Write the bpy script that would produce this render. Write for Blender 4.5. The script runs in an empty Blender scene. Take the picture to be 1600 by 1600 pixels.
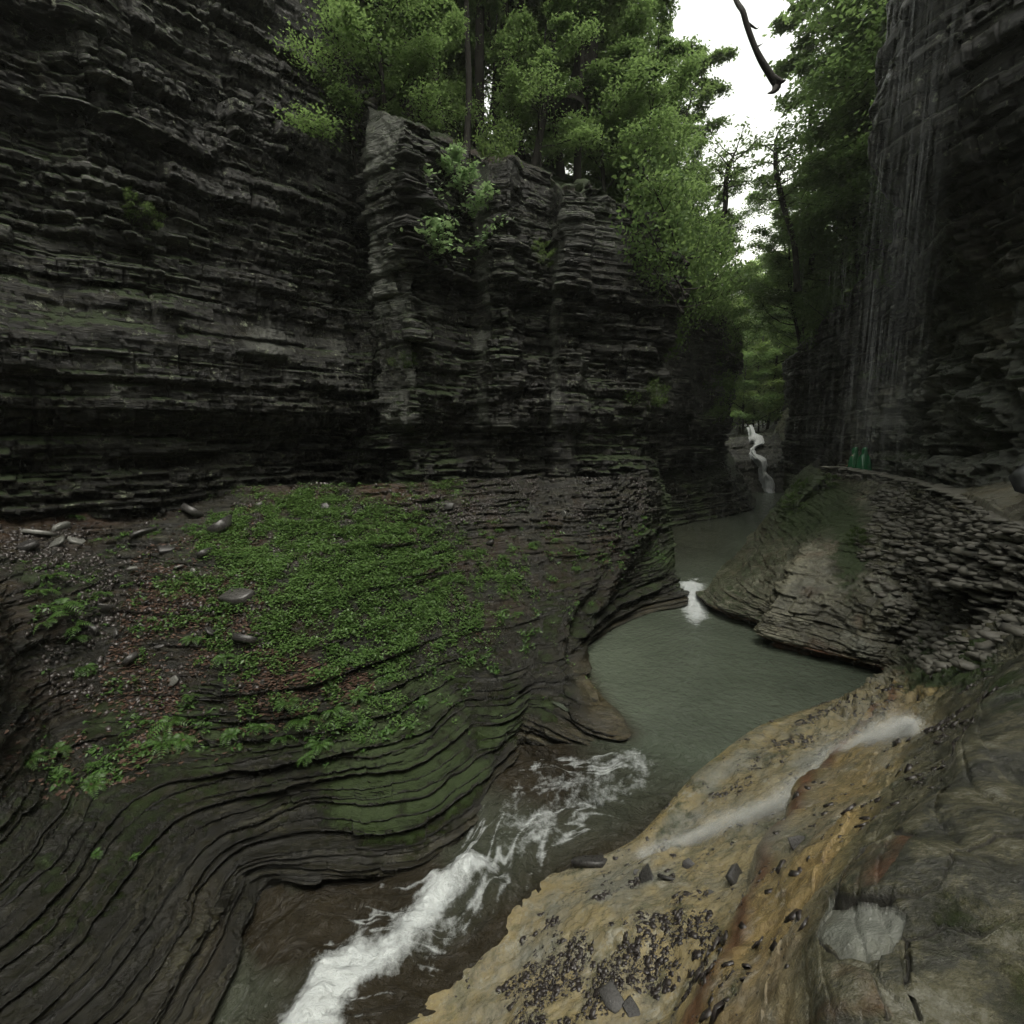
import bpy, math, random
import numpy as np
random.seed(7); rng = np.random.default_rng(7)
S = bpy.context.scene; COL = S.collection
# ------------------------------------------------------------------ camera, sky, sun, exposure
PITCH = math.atan(120/800)
cam_d = bpy.data.cameras.new('camera'); cam = bpy.data.objects.new('camera', cam_d); COL.objects.link(cam)
cam_d.sensor_width = 36; cam_d.lens = 18; cam_d.clip_start = 0.05; cam_d.clip_end = 2000
cam.rotation_euler = (math.pi/2 - PITCH, 0, 0); S.camera = cam
SUN_EL, SUN_AZ = 72, 160            # degrees; azimuth from +Y (upstream) towards +X
S.world = bpy.data.worlds.new('World'); S.world.use_nodes = True
wn = S.world.node_tree; wn.nodes.clear()
sky = wn.nodes.new('ShaderNodeTexSky'); sky.sky_type = 'NISHITA'; sky.sun_disc = False
sky.sun_elevation = math.radians(SUN_EL); sky.sun_rotation = math.radians(SUN_AZ)
sky.air_density = 3.0; sky.dust_density = 4.0; sky.ozone_density = 1.0
bw = wn.nodes.new('ShaderNodeRGBToBW'); mixs = wn.nodes.new('ShaderNodeMixRGB'); mixs.inputs[0].default_value = 0.82
bg = wn.nodes.new('ShaderNodeBackground'); wo = wn.nodes.new('ShaderNodeOutputWorld'); bg.inputs[1].default_value = 0.15
wn.links.new(sky.outputs[0], bw.inputs[0]); wn.links.new(sky.outputs[0], mixs.inputs[1]); wn.links.new(bw.outputs[0], mixs.inputs[2])
wrm = wn.nodes.new('ShaderNodeMixRGB'); wrm.blend_type = 'MULTIPLY'; wrm.inputs[0].default_value = 1; wrm.inputs[2].default_value = (1, .985, .90, 1)
wn.links.new(mixs.outputs[0], wrm.inputs[1]); wn.links.new(wrm.outputs[0], bg.inputs[0]); wn.links.new(bg.outputs[0], wo.inputs[0])
sl = bpy.data.lights.new('sun', 'SUN'); sl.energy = 0.7; sl.angle = math.radians(22); sl.color = (1, .97, .92)
so = bpy.data.objects.new('sun', sl); COL.objects.link(so)
so.rotation_euler = (math.radians(90-SUN_EL), 0, math.radians(180-SUN_AZ)); so.location = (10, 20, 60)
S.view_settings.view_transform = 'Standard'; S.view_settings.look = 'None'
S.view_settings.exposure = 1.45; S.view_settings.gamma = 1.0
S.cycles.max_bounces = 6; S.cycles.diffuse_bounces = 3; S.cycles.transparent_max_bounces = 12; S.cycles.volume_bounces = 1
S.cycles.use_denoising = True; S.cycles.sample_clamp_indirect = 4; S.cycles.caustics_reflective = False; S.cycles.caustics_refractive = False

# ------------------------------------------------------------------ maths helpers
sp, cp = math.sin(PITCH), math.cos(PITCH)
def ray(px, py):
    a = (px-800)/800; b = (800-py)/800
    return a, cp+b*sp, -sp+b*cp
def Zp(px, py, z):
    a, y, w = ray(px, py); t = z/w
    return (a*t, y*t, z)
def Yp(px, py, Y):
    a, y, w = ray(px, py); t = Y/y
    return (a*t, Y, w*t)
def proj(P):
    d = P[..., 1]*cp - P[..., 2]*sp
    up = P[..., 1]*sp + P[..., 2]*cp
    dd = np.where(d > .05, d, .05)
    return 800+800*P[..., 0]/dd, 800-800*up/dd, d
RT = np.random.default_rng(99).random(64**3).astype(np.float32)
def h3(ix, iy, iz, seed=0):
    return RT[((ix.astype(np.int64)+seed*7) & 63)*4096 + ((iy.astype(np.int64)+seed*13) & 63)*64 + ((iz.astype(np.int64)+seed*29) & 63)]
def vnoise(P, seed=0):
    P = P.astype(np.float32); f = np.floor(P); t = P-f; t = t*t*(3-2*t); i = f.astype(np.int32)
    x0 = ((i[..., 0]+seed*7) & 63)*4096; x1 = ((i[..., 0]+seed*7+1) & 63)*4096
    y0 = ((i[..., 1]+seed*13) & 63)*64; y1 = ((i[..., 1]+seed*13+1) & 63)*64
    z0 = (i[..., 2]+seed*29) & 63; z1 = (i[..., 2]+seed*29+1) & 63
    tx, ty, tz = t[..., 0], t[..., 1], t[..., 2]
    def L(x, y):
        q = x+y; a = RT[q+z0]; return a+tz*(RT[q+z1]-a)
    a = L(x0, y0); a += ty*(L(x0, y1)-a); b = L(x1, y0); b += ty*(L(x1, y1)-b)
    return (a+tx*(b-a))*2-1
def fbm(P, sc=1, oct=4, seed=0, zs=1.0):
    Q = np.stack([P[..., 0]*sc, P[..., 1]*sc, P[..., 2]*sc*zs], -1); a = 1; r = 0; n = 0
    for k in range(oct):
        r = r + a*vnoise(Q, seed+k); n += a; a *= .5; Q = Q*2.03+3.7
    return r/n
def sstep(a, b, x):
    t = np.clip((x-a)/(b-a), 0, 1); return t*t*(3-2*t)
def pchip(A, t):
    """A: (n, ...) control values at 0..n-1; t: dense positions"""
    A = np.asarray(A, float); n = len(A); d = np.diff(A, axis=0)
    m = np.zeros_like(A)
    if n > 2:
        p = d[:-1]*d[1:]; s = d[:-1]+d[1:]
        m[1:-1] = np.where(p > 0, 2*p/np.where(np.abs(s) < 1e-9, 1, s), 0)
        # soften: blend with catmull slope for rounder plans
        m[1:-1] = .6*m[1:-1] + .4*.5*s*(p > 0)
    m[0] = d[0]; m[-1] = d[-1]
    i = np.clip(np.floor(t).astype(int), 0, n-2); u = (t-i).reshape((-1,)+(1,)*(A.ndim-1))
    return ((2*u**3-3*u**2+1)*A[i] + (u**3-2*u**2+u)*m[i] + (-2*u**3+3*u**2)*A[i+1] + (u**3-u**2)*m[i+1])
PCT = 95
def dense_t(G, axis, step, lo=3, hi=220):
    """sample positions along an axis so that a step is about `step` photo pixels"""
    px, py, d = proj(G); L = []
    n = G.shape[axis]
    for k in range(n-1):
        a = np.take(px, [k, k+1], axis); b = np.take(py, [k, k+1], axis); dd = np.take(d, [k, k+1], axis)
        l = np.hypot(np.diff(a, axis=axis), np.diff(b, axis=axis)).ravel()
        A3 = np.take(G, [k, k+1], axis); l3 = np.linalg.norm(np.diff(A3, axis=axis), axis=-1).ravel()
        inside = ((a > -250) & (a < 1850) & (b > -250) & (b < 1850) & (dd > .3)).any(axis=axis).ravel()
        c = (np.percentile(l[inside], PCT) if inside.any() else 0)/step
        c = max(c, l3.max()/1.2)
        L.append(np.arange(int(np.clip(c, lo, hi)))/int(np.clip(c, lo, hi))+k)
    return np.concatenate(L+[[n-1.0]])
def surf(ctrl, step=2.6, hi=220, lin=False):
    G = np.array(ctrl, float)
    ti = dense_t(G, 0, step, hi=hi); tj = dense_t(G, 1, step, hi=hi)
    A = pchip(G, ti); A = np.swapaxes(A, 0, 1)
    if lin:
        i = np.clip(np.floor(tj).astype(int), 0, len(A)-2); w = (tj-i)[:, None, None]; A = A[i]*(1-w)+A[i+1]*w
    else: A = pchip(A, tj)
    A = np.swapaxes(A, 0, 1)
    return A, ti, tj
def normals(A):
    du = np.gradient(A, axis=0); dv = np.gradient(A, axis=1)
    n = np.cross(du, dv); return n/np.maximum(np.linalg.norm(n, axis=-1, keepdims=True), 1e-9)
def arclen(A):
    d = np.linalg.norm(np.diff(A, axis=1), axis=-1)
    return np.concatenate([np.zeros((A.shape[0], 1)), np.cumsum(d, 1)], 1)
def mesh_obj(name, V, F, mat=None, parent=None, smooth=False, attrs=None, mats=None, midx=None, uv=None):
    V = np.asarray(V, np.float32).reshape(-1, 3); F = np.asarray(F, np.int32); k = F.shape[1]
    me = bpy.data.meshes.new(name)
    me.vertices.add(len(V)); me.vertices.foreach_set('co', V.ravel())
    me.loops.add(F.size); me.loops.foreach_set('vertex_index', F.ravel())
    me.polygons.add(len(F)); me.polygons.foreach_set('loop_start', np.arange(0, F.size, k, dtype=np.int32))
    try: me.polygons.foreach_set('loop_total', np.full(len(F), k, np.int32))
    except Exception: pass
    if smooth: me.polygons.foreach_set('use_smooth', np.ones(len(F), bool))
    for m in (mats or ([mat] if mat else [])): me.materials.append(m)
    if midx is not None: me.polygons.foreach_set('material_index', np.asarray(midx, np.int32))
    for an, av in (attrs or {}).items():
        av = np.asarray(av, np.float32)
        if av.ndim > 1 and av.shape[-1] == 3:
            at = me.attributes.new(an, 'FLOAT_VECTOR', 'POINT'); at.data.foreach_set('vector', av.reshape(-1))
        else:
            at = me.attributes.new(an, 'FLOAT', 'POINT'); at.data.foreach_set('value', av.ravel())
    me.update(calc_edges=True); me.validate()
    o = bpy.data.objects.new(name, me); COL.objects.link(o)
    if parent: o.parent = parent
    return o
def grid_faces(n, m):
    i = np.arange(n-1)[:, None]*m + np.arange(m-1)[None, :]
    return np.stack([i, i+1, i+m+1, i+m], -1).reshape(-1, 4)
def grid_obj(name, A, mat, attrs=None, smooth=True, flip=False, **k):
    F = grid_faces(A.shape[0], A.shape[1])
    if flip: F = F[:, ::-1]
    return mesh_obj(name, A, F, mat, smooth=smooth, attrs=attrs, **k)
def tag(o, label=None, cat=None, group=None, kind=None):
    if label: o['label'] = label
    if cat: o['category'] = cat
    if group: o['group'] = group
    if kind: o['kind'] = kind
    return o
def empty(name, loc=(0, 0, 0), rz=0):
    o = bpy.data.objects.new(name, None); COL.objects.link(o); o.location = loc; o.rotation_euler[2] = rz; o.empty_display_size = .2; return o

# ------------------------------------------------------------------ stratified rock displacement
def strat_table(seed, tmin, tmax, z0=-12, z1=30):
    r = np.random.default_rng(seed); b = [z0]
    while b[-1] < z1: b.append(b[-1] + tmin + (tmax-tmin)*r.random()**2.2)
    b = np.array(b); return b, r.random(len(b)), r.random(len(b))
def strat(z, u, tab, blocky=0., L=1.2, seed=0, sharp=4, wander=.8, Lw=1.5):
    """outward offset in about -1..1 of every bed: its jut wanders along its length, rounded nose, cracks at its joints; blocky: broken up"""
    b, jut, ph = tab
    u = u+0*z; i = np.clip(np.searchsorted(b, z)-1, 0, len(b)-2)
    f = (z-b[i])/(b[i+1]-b[i])
    nose = 1-np.abs(2*f-1)**sharp
    wd = vnoise(np.stack([u/Lw, i*5.37, i*0+seed*3.1], -1), seed) + .5*vnoise(np.stack([u/Lw*2.7, i*3.1, i*0+seed*1.7], -1), seed+1)
    o = (jut[i]*2-1)*(.7-.3*min(wander, 1)) + nose*.6-.3 + wander*wd*.8
    if blocky > 0:
        th = (b[i+1]-b[i]); Li = L*(.5+1.5*ph[i])*(0.6+th*1.5)
        w = u/Li + ph[i]*17.3
        c = np.floor(w); g = w-c
        j0 = h3(c.astype(int), i, i*0, seed); o = o + blocky*(j0*2-1)
        o = o - blocky*.6*np.exp(-((np.minimum(g, 1-g)*Li)/.03)**2)
    return o
TH = strat_table(1, .25, 1.3); MD = strat_table(2, .07, .42); TN = strat_table(3, .03, .12); LG = strat_table(4, .13, .42)
# ------------------------------------------------------------------ materials
class NT:
    def __init__(s, name):
        s.m = bpy.data.materials.new(name); s.m.use_nodes = True; s.t = s.m.node_tree; s.t.nodes.clear()
        s.out = s.n('ShaderNodeOutputMaterial')
    def n(s, typ, **k):
        x = s.t.nodes.new(typ)
        for a, v in k.items(): setattr(x, a, v)
        return x
    def put(s, inp, v):
        if hasattr(v, 'is_linked') or isinstance(v, bpy.types.NodeSocket): s.t.links.new(v, inp)
        elif isinstance(v, (tuple, list)) and len(v) == 3 and inp.type == 'RGBA': inp.default_value = (*v, 1)
        else: inp.default_value = v
    def pos(s, sc=(1, 1, 1)):
        tc = s.n('ShaderNodeTexCoord'); mp = s.n('ShaderNodeMapping'); mp.inputs['Scale'].default_value = sc
        s.t.links.new(tc.outputs['Object'], mp.inputs[0]); return mp.outputs[0]
    def uvp(s, attr, sc=(1, 1, 1)):
        a = s.n('ShaderNodeAttribute', attribute_name=attr); mp = s.n('ShaderNodeMapping'); mp.inputs['Scale'].default_value = sc
        s.t.links.new(a.outputs['Vector'], mp.inputs[0]); return mp.outputs[0]
    def attr(s, name): return s.n('ShaderNodeAttribute', attribute_name=name).outputs['Fac']
    def noise(s, vec, scale, detail=5, rough=.6, dist=0):
        x = s.n('ShaderNodeTexNoise'); s.put(x.inputs['Vector'], vec); x.inputs['Scale'].default_value = scale
        x.inputs['Detail'].default_value = detail; x.inputs['Roughness'].default_value = rough; x.inputs['Distortion'].default_value = dist; return x.outputs[0]
    def vor(s, vec, scale, feat='F1', rand=1):
        x = s.n('ShaderNodeTexVoronoi', feature=feat); s.put(x.inputs['Vector'], vec); x.inputs['Scale'].default_value = scale; x.inputs['Randomness'].default_value = rand; return x
    def ramp(s, f, stops):
        x = s.n('ShaderNodeValToRGB'); s.put(x.inputs[0], f); e = x.color_ramp.elements
        while len(e) < len(stops): e.new(.5)
        for q, (p, c) in zip(e, stops):
            q.position = p; q.color = (*c, 1) if isinstance(c, tuple) else (c, c, c, 1)
        return x.outputs[0]
    def mr(s, v, a, b, c=0., d=1.):
        x = s.n('ShaderNodeMapRange'); s.put(x.inputs[0], v)
        for k, q in zip((1, 2, 3, 4), (a, b, c, d)): x.inputs[k].default_value = q
        return x.outputs[0]
    def math(s, op, a, b=0., c=0.):
        x = s.n('ShaderNodeMath', operation=op); s.put(x.inputs[0], a); s.put(x.inputs[1], b); s.put(x.inputs[2], c); return x.outputs[0]
    def mix(s, f, a, b, bt='MIX'):
        x = s.n('ShaderNodeMixRGB', blend_type=bt); s.put(x.inputs[0], f); s.put(x.inputs[1], a); s.put(x.inputs[2], b); return x.outputs[0]
    def bump(s, h, strength=.5, dist=.05, nrm=None):
        x = s.n('ShaderNodeBump'); s.put(x.inputs['Height'], h); x.inputs['Strength'].default_value = strength; x.inputs['Distance'].default_value = dist
        if nrm is not None: s.put(x.inputs['Normal'], nrm)
        return x.outputs[0]
    def bsdf(s, color, rough=.5, nrm=None, spec=.5, **k):
        x = s.n('ShaderNodeBsdfPrincipled'); s.put(x.inputs['Base Color'], color); s.put(x.inputs['Roughness'], rough)
        x.inputs['Specular IOR Level'].default_value = spec
        if nrm is not None: s.put(x.inputs['Normal'], nrm)
        for a, v in k.items(): s.put(x.inputs[a.replace('_', ' ')], v)
        return x
    def done(s, sh):
        s.t.links.new(sh.outputs[0] if not isinstance(sh, bpy.types.NodeSocket) else sh, s.out.inputs['Surface']); return s.m

def rock_mat(name, stops, tan=((.24, .17, .075), (.34, .29, .16)), layer=9, bump=.7, rough=(.28, .75), moss=((.006, .013, .002), (.028, .048, .007)), lichen_glint=.0):
    t = NT(name)
    P = t.pos(); PL = t.pos((1, 1, layer))
    big = t.noise(P, .5, 4); nr_ = t.attr('near'); lay = t.mix(nr_, t.noise(PL, 1.1, 8, .68), t.noise(P, 2.2, 9, .7, .6)); fine = t.mix(nr_, t.noise(t.pos((3, 3, 26)), 1.6, 6, .7), t.noise(P, 9, 7, .75))
    grain = t.noise(P, 30, 5, .75)
    f = t.math('ADD', t.math('MULTIPLY', lay, .6), t.math('MULTIPLY', fine, .4))
    col = t.ramp(f, stops)
    col = t.mix(.5, col, t.ramp(big, [(.3, .35), (.7, 1.)]), 'MULTIPLY')
    col = t.mix(t.mr(grain, .35, .7, 0, .5), col, (.62, .62, .58), 'OVERLAY')
    tn = t.mix(t.noise(P, 3.3, 6, .7), tan[0], tan[1])
    tn = t.mix(t.mr(t.noise(P, 1.3, 5, .65), .48, .62, 0, .75), tn, (.24, .225, .165))
    tn = t.mix(t.mr(t.noise(t.pos((1, 1, 1.4)), 1.9, 6, .7, .4), .50, .60, 0, .65), tn, (.085, .085, .03))
    tn = t.mix(t.mr(t.noise(P, 2.7, 7, .75), .55, .64, 0, .8), tn, (.40, .385, .31))
    tn = t.mix(t.mr(t.noise(P, 9, 6, .75), .5, .7, 0, .9), tn, (.06, .05, .03))
    col = t.mix(t.attr('tan'), col, tn)
    col = t.mix(t.attr('slab'), col, t.ramp(t.noise(P, 3.4, 10, .78, .3), [(.38, (.007, .008, .006)), (.48, (.026, .027, .018)), (.56, (.068, .064, .036)), (.66, (.16, .158, .13))]))
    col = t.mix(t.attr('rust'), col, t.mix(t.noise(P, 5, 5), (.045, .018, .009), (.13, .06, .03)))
    col = t.mix(t.attr('pale'), col, t.mix(t.noise(P, 6, 6, .7), (.07, .074, .064), (.22, .23, .20)))
    if lichen_glint:
        v = t.mr(t.noise(P, 4.4, 7, .75), .585, .64); col = t.mix(t.math('MULTIPLY', v, lichen_glint), col, (.26, .29, .20))  # pale lichen specks, also painted in as highlights on wet ledges
    mn = t.noise(P, 4.5, 7, .75)
    mf = t.math('MULTIPLY', t.mr(t.math('ADD', mn, t.math('MULTIPLY', t.attr('moss'), .62)), .66, .86), t.math('MINIMUM', t.math('MULTIPLY', t.attr('moss'), 3.), 1.))
    mc = t.mix(t.noise(P, 14, 5, .7), moss[0], moss[1])
    col = t.mix(mf, col, mc)
    col = t.mix(t.attr('crack'), col, (.012, .011, .007))
    h = t.math('ADD', t.math('MULTIPLY', lay, 1.), t.math('MULTIPLY', fine, .7)); h = t.math('ADD', h, t.math('MULTIPLY', grain, .22))
    h = t.math('ADD', h, t.math('MULTIPLY', t.math('MULTIPLY', mf, mn), .8))
    nr = t.bump(h, bump, .10)
    r = t.mr(t.noise(P, 1.7, 6, .7), .32, .62, rough[0], rough[1])
    r = t.math('SUBTRACT', r, t.math('MULTIPLY', t.attr('wet'), .3))
    r = t.math('SUBTRACT', r, t.math('MULTIPLY', t.attr('slab'), .32)); r = t.math('ADD', r, t.attr('crack'))
    r = t.math('MAXIMUM', t.math('ADD', r, t.math('MULTIPLY', mf, .35)), .1)
    return t.done(t.bsdf(col, r, nr, .5))
M = {}
M['cliff'] = rock_mat('dark_shale', [(.38, (.002, .002, .0012)), (.5, (.007, .0068, .0042)), (.58, (.026, .025, .015)), (.68, (.11, .107, .07))], layer=11, lichen_glint=.8, bump=1., rough=(.2, .7))
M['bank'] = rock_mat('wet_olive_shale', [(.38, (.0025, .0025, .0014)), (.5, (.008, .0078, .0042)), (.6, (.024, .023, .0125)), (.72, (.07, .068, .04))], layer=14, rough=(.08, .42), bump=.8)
M['right'] = rock_mat('grey_rubbly_rock', [(.3, (.014, .013, .010)), (.46, (.055, .052, .042)), (.6, (.12, .114, .096)), (.75, (.22, .21, .18))], layer=5, bump=.9)
M['ledge'] = rock_mat('ledge_rock', [(.34, (.022, .021, .014)), (.49, (.085, .082, .058)), (.6, (.18, .175, .13)), (.74, (.30, .295, .24))], tan=((.20, .135, .042), (.44, .36, .17)), layer=2, rough=(.12, .45), bump=.65)

# ------------------------------------------------------------------ rock surfaces
def zeros(A): return np.zeros(A.shape[:2])
def rock_surface(name, ctrl, mat, toward, disp, masks, step=2.6, hi=220, label=None, smooth=True, lin=False):
    A, ti, tj = surf(np.swapaxes(np.array(ctrl, float), 0, 1), step, hi, lin)
    n = normals(A); ref = np.array(toward)-A; 
    sgn = np.sign((n*ref).sum(-1)); s = 1 if (sgn > 0).mean() > .5 else -1
    n = n*s
    hn = n.copy(); hn[..., 2] *= .15; hn /= np.maximum(np.linalg.norm(hn, axis=-1, keepdims=True), .2)
    u = arclen(A); u = u[u.shape[0]//2][None, :] + 0*A[..., 0]
    off = disp(A, u, n, ti[:, None]+0*u, tj[None, :]+0*u)
    B = A + hn*off[..., None] if off.ndim == 2 else A+off
    n2 = normals(B)*s
    px, py, d = proj(B)
    at = {k: zeros(B) for k in ('moss', 'tan', 'rust', 'pale', 'wet', 'near', 'slab', 'crack')}
    ax, ay, _d = proj(A); at.update(masks(B, n2, u, ax, ay, ti[:, None]+0*u, tj[None, :]+0*u, off))
    o = grid_obj(name, B, mat, at, smooth=smooth, flip=(s < 0)); tag(o, label, kind='structure')
    print(name, B.shape, flush=True)
    return o, B, n2, px, py
BND = {}
# ---- left bank: every list is one profile from under the water up to the foot of the cliff
def prof(*p): return [Zp(*q) for q in p]
LB = [
 [(-12, -9, -9), (-12, -9, -7.8), (-13, -9, -6.3), (-13.5, -9, -5), (-14, -9, -4), (-15, -9, -3), (-16, -9, -2.4), (-17, -9, -1.6)],
 [(-7.2, 1, -9), (-7, 1, -7.8), (-7.6, 1.6, -6.9), (-8.1, 2.2, -5.8), (-8.7, 2.8, -4.7), (-9.3, 3.5, -3.6), (-10.5, 4.2, -2.5), (-12.5, 5, -1.6)],
 [Zp(345, 1600, -9)]+prof((330, 1600, -7.6), (235, 1565, -6.9), (110, 1500, -6.2), (0, 1400, -5.5), (-60, 1270, -4.7), (-90, 1020, -2.9), (-100, 812, -1.6)),
 [Zp(385, 1500, -9)]+prof((368, 1470, -7.52), (310, 1400, -6.8), (230, 1310, -6.1), (140, 1215, -5.5), (60, 1120, -4.7), (20, 950, -2.9), (0, 795, -1.55)),
 [Zp(430, 1420, -9)]+prof((415, 1400, -7.5), (400, 1360, -7.1), (380, 1285, -6.5), (320, 1190, -5.7), (240, 1085, -4.8), (190, 930, -3.3), (170, 778, -1.5)),
 [Zp(500, 1410, -9)]+prof((500, 1392, -7.45), (500, 1355, -7.15), (500, 1262, -6.55), (470, 1180, -5.75), (430, 1080, -4.7), (385, 915, -3.1), (350, 762, -1.4)),
 [Zp(640, 1395, -9)]+prof((640, 1378, -7.4), (648, 1345, -7.15), (645, 1255, -6.55), (635, 1160, -5.8), (615, 1040, -4.75), (592, 880, -3.0), (580, 755, -1.3)),
 [Zp(755, 1315, -9)]+prof((745, 1300, -7.3), (735, 1270, -7.0), (740, 1205, -6.6), (730, 1120, -6.0), (718, 1030, -5.1), (702, 870, -3.2), (690, 749, -1.3)),
 [Zp(775, 1262, -9)]+prof((766, 1250, -7.2), (757, 1215, -6.9), (762, 1165, -6.5), (780, 1100, -5.9), (790, 1020, -5.1), (800, 860, -3.2), (800, 745, -1.3)),
 [Zp(808, 1180, -9)]+prof((803, 1172, -7.1), (808, 1155, -6.85), (812, 1115, -6.35), (825, 1075, -5.9), (840, 1000, -5.1), (865, 860, -3.3), (870, 742, -1.3)),
 [Zp(885, 1200, -9)]+prof((882, 1190, -7.0), (885, 1165, -6.7), (868, 1120, -6.2), (868, 1070, -5.85), (868, 1000, -5.15), (915, 855, -3.3), (920, 742, -1.3)),
 [Zp(990, 1170, -9)]+prof((984, 1160, -6.35), (960, 1140, -6.02), (915, 1115, -5.97), (885, 1055, -5.8), (880, 995, -5.2), (945, 850, -3.3), (950, 742, -1.3)),
 [Zp(940, 1090, -9)]+prof((932, 1090, -6.02), (918, 1075, -5.9), (890, 1050, -5.78), (880, 1020, -5.6), (890, 975, -5.15), (965, 845, -3.3), (970, 740, -1.3)),
 [Zp(905, 1035, -9)]+prof((900, 1030, -6.02), (897, 1015, -5.7), (900, 1000, -5.5), (910, 985, -5.3), (932, 950, -4.9), (985, 840, -3.3), (990, 738, -1.3)),
 [Zp(955, 985, -9)]+prof((952, 985, -6.02), (950, 968, -5.75), (951, 953, -5.45), (957, 935, -5.15), (975, 900, -4.65), (1007, 830, -3.2), (1008, 736, -1.3)),
 [Zp(1012, 958, -9)]+prof((1010, 958, -6.02), (1012, 942, -5.75), (1015, 925, -5.45), (1020, 908, -5.15), (1030, 880, -4.6), (1036, 810, -3.2), (1018, 735, -1.3)),
 [Zp(1066, 945, -9)]+prof((1064, 945, -6.02), (1062, 930, -5.75), (1056, 912, -5.45), (1053, 895, -5.15), (1053, 865, -4.6), (1045, 800, -3.0), (1022, 732, -1.3)),
 [(5.95, 18.6, -9), (5.9, 18.6, -6.05), (5.85, 18.6, -5.75), (5.8, 18.6, -5.4), (5.75, 18.7, -5.1), (5.7, 18.8, -4.6), (5.5, 19.2, -3.0), (5.2, 19.8, -1.3)],
 [(5.6, 20.5, -9), (5.6, 20.5, -6), (5.55, 20.5, -5.7), (5.5, 20.5, -5.3), (5.4, 20.6, -5), (5.3, 20.8, -4.4), (5.1, 21.2, -2.9), (4.8, 21.8, -1.3)],
 [(6.2, 25, -9), (6.2, 25, -6), (6.1, 25, -5.7), (6.05, 25, -5.3), (6, 25.1, -5), (5.9, 25.3, -4.2), (5.6, 25.8, -2.7), (5.2, 26.6, -1.3)],
 [(9.4, 29.2, -9), (9.3, 29.3, -6), (9.2, 29.5, -5.6), (9.1, 29.7, -5.2), (9.0, 30, -4.5), (8.8, 30.4, -3.5), (8.5, 30.9, -2.3), (8.1, 31.6, -1.25)],
 [(14.2, 32.6, -9), (14, 32.8, -6), (13.9, 33, -5.6), (13.8, 33.2, -5.1), (13.6, 33.6, -4.3), (13.3, 34.1, -3.3), (12.9, 34.8, -2.2), (12.5, 35.6, -1.25)],
 [(17.1, 35.2, -9), (16.9, 35.4, -6), (16.7, 35.6, -5.6), (16.4, 35.9, -4.9), (16.1, 36.3, -4.1), (15.7, 36.9, -3.1), (15.2, 37.5, -2.1), (14.7, 38.2, -1.2)],
 [(19.5, 39.2, -9), (19.3, 39.4, -6), (19.0, 39.7, -5.5), (18.6, 40, -4.8), (18.2, 40.4, -3.9), (17.7, 40.8, -2.9), (17.2, 41.2, -2), (16.6, 41.8, -1.1)],
 [(20.9, 44, -9), (20.7, 44.2, -5.5), (20.4, 44.4, -4.9), (20.1, 44.6, -4), (19.8, 44.8, -3.1), (19.4, 45.0, -2.2), (18.9, 45.4, -1.3), (18.2, 46, -.3)],
 [(22, 52, -9), (21.8, 52, -3), (21.6, 52, -2), (21.4, 52, -1.4), (21.2, 52, -1), (20.8, 52.2, -.4), (20.3, 52.5, .2), (19.5, 53, 1)],
]
def d_bank(A, u, n, ti, tj):
    z = A[..., 2] + .25*fbm(A, .13, 2, 5) + .10*fbm(A, .5, 3, 6)+.02*fbm(A, 3, 2, 7)
    up = sstep(4.2, 5.6, ti)*sstep(14.5, 12, tj)           # the soily upper slope
    amp = np.clip(.75+1.3*fbm(A, .4, 3, 9), .15, 1.6)
    o = .17*strat(z, u, MD, .45, 2., 3, 8, 1., 1.6)*amp + .06*strat(z, u, TN, .7, .5, 4, 6, 1, .7)*np.clip(.6+1.6*fbm(A, .9, 3, 12), .1, 2)
    low = sstep(4.6, 3.4, ti); o = o*(1-.4*low)+low*.03*fbm(A, 5, 4, 33)
    o += .10*strat(z, u, TH, 0, 1, 3, 10, .6, 4) + .30*low*strat(z, u, LG, .12, 2.5, 5, 4, .6, 3)
    o = o*(1-.55*up) + up*(.10*fbm(A, 1.8, 4, 23)+.05*fbm(A, 7, 3, 24))
    o += .25*fbm(A, .4, 3, 20) + .06*fbm(A, 2.5, 4, 22)+.025*fbm(A, 9, 2, 25)*sstep(2, 4, ti)
    o = o*(.35+.65*sstep(.8, 1.6, ti)) * (1-.4*sstep(6.2, 7, ti))
    # the water has cut in under the lip of the two bends
    ru = sstep(5.6, 6.4, ti)
    o = o+ru*(.16*fbm(A, 1.2, 3, 26)+.09*fbm(A, 4, 4, 27)+.08*strat(z, u, TN, 1, .5, 9, 6, 1, .6))
    o = o - np.exp(-((tj-5.4)/1.0)**2)*.5*np.exp(-((ti-1.15)/.45)**2) - np.exp(-((tj-9.2)/.5)**2)*.45*np.exp(-((ti-1.1)/.5)**2)
    h = n*np.array([1, 1, .15])*o[..., None]; h[..., 2] += ru*(.22*fbm(A, .35, 3, 28)+.08*fbm(A, 1.5, 3, 29))
    return h
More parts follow.
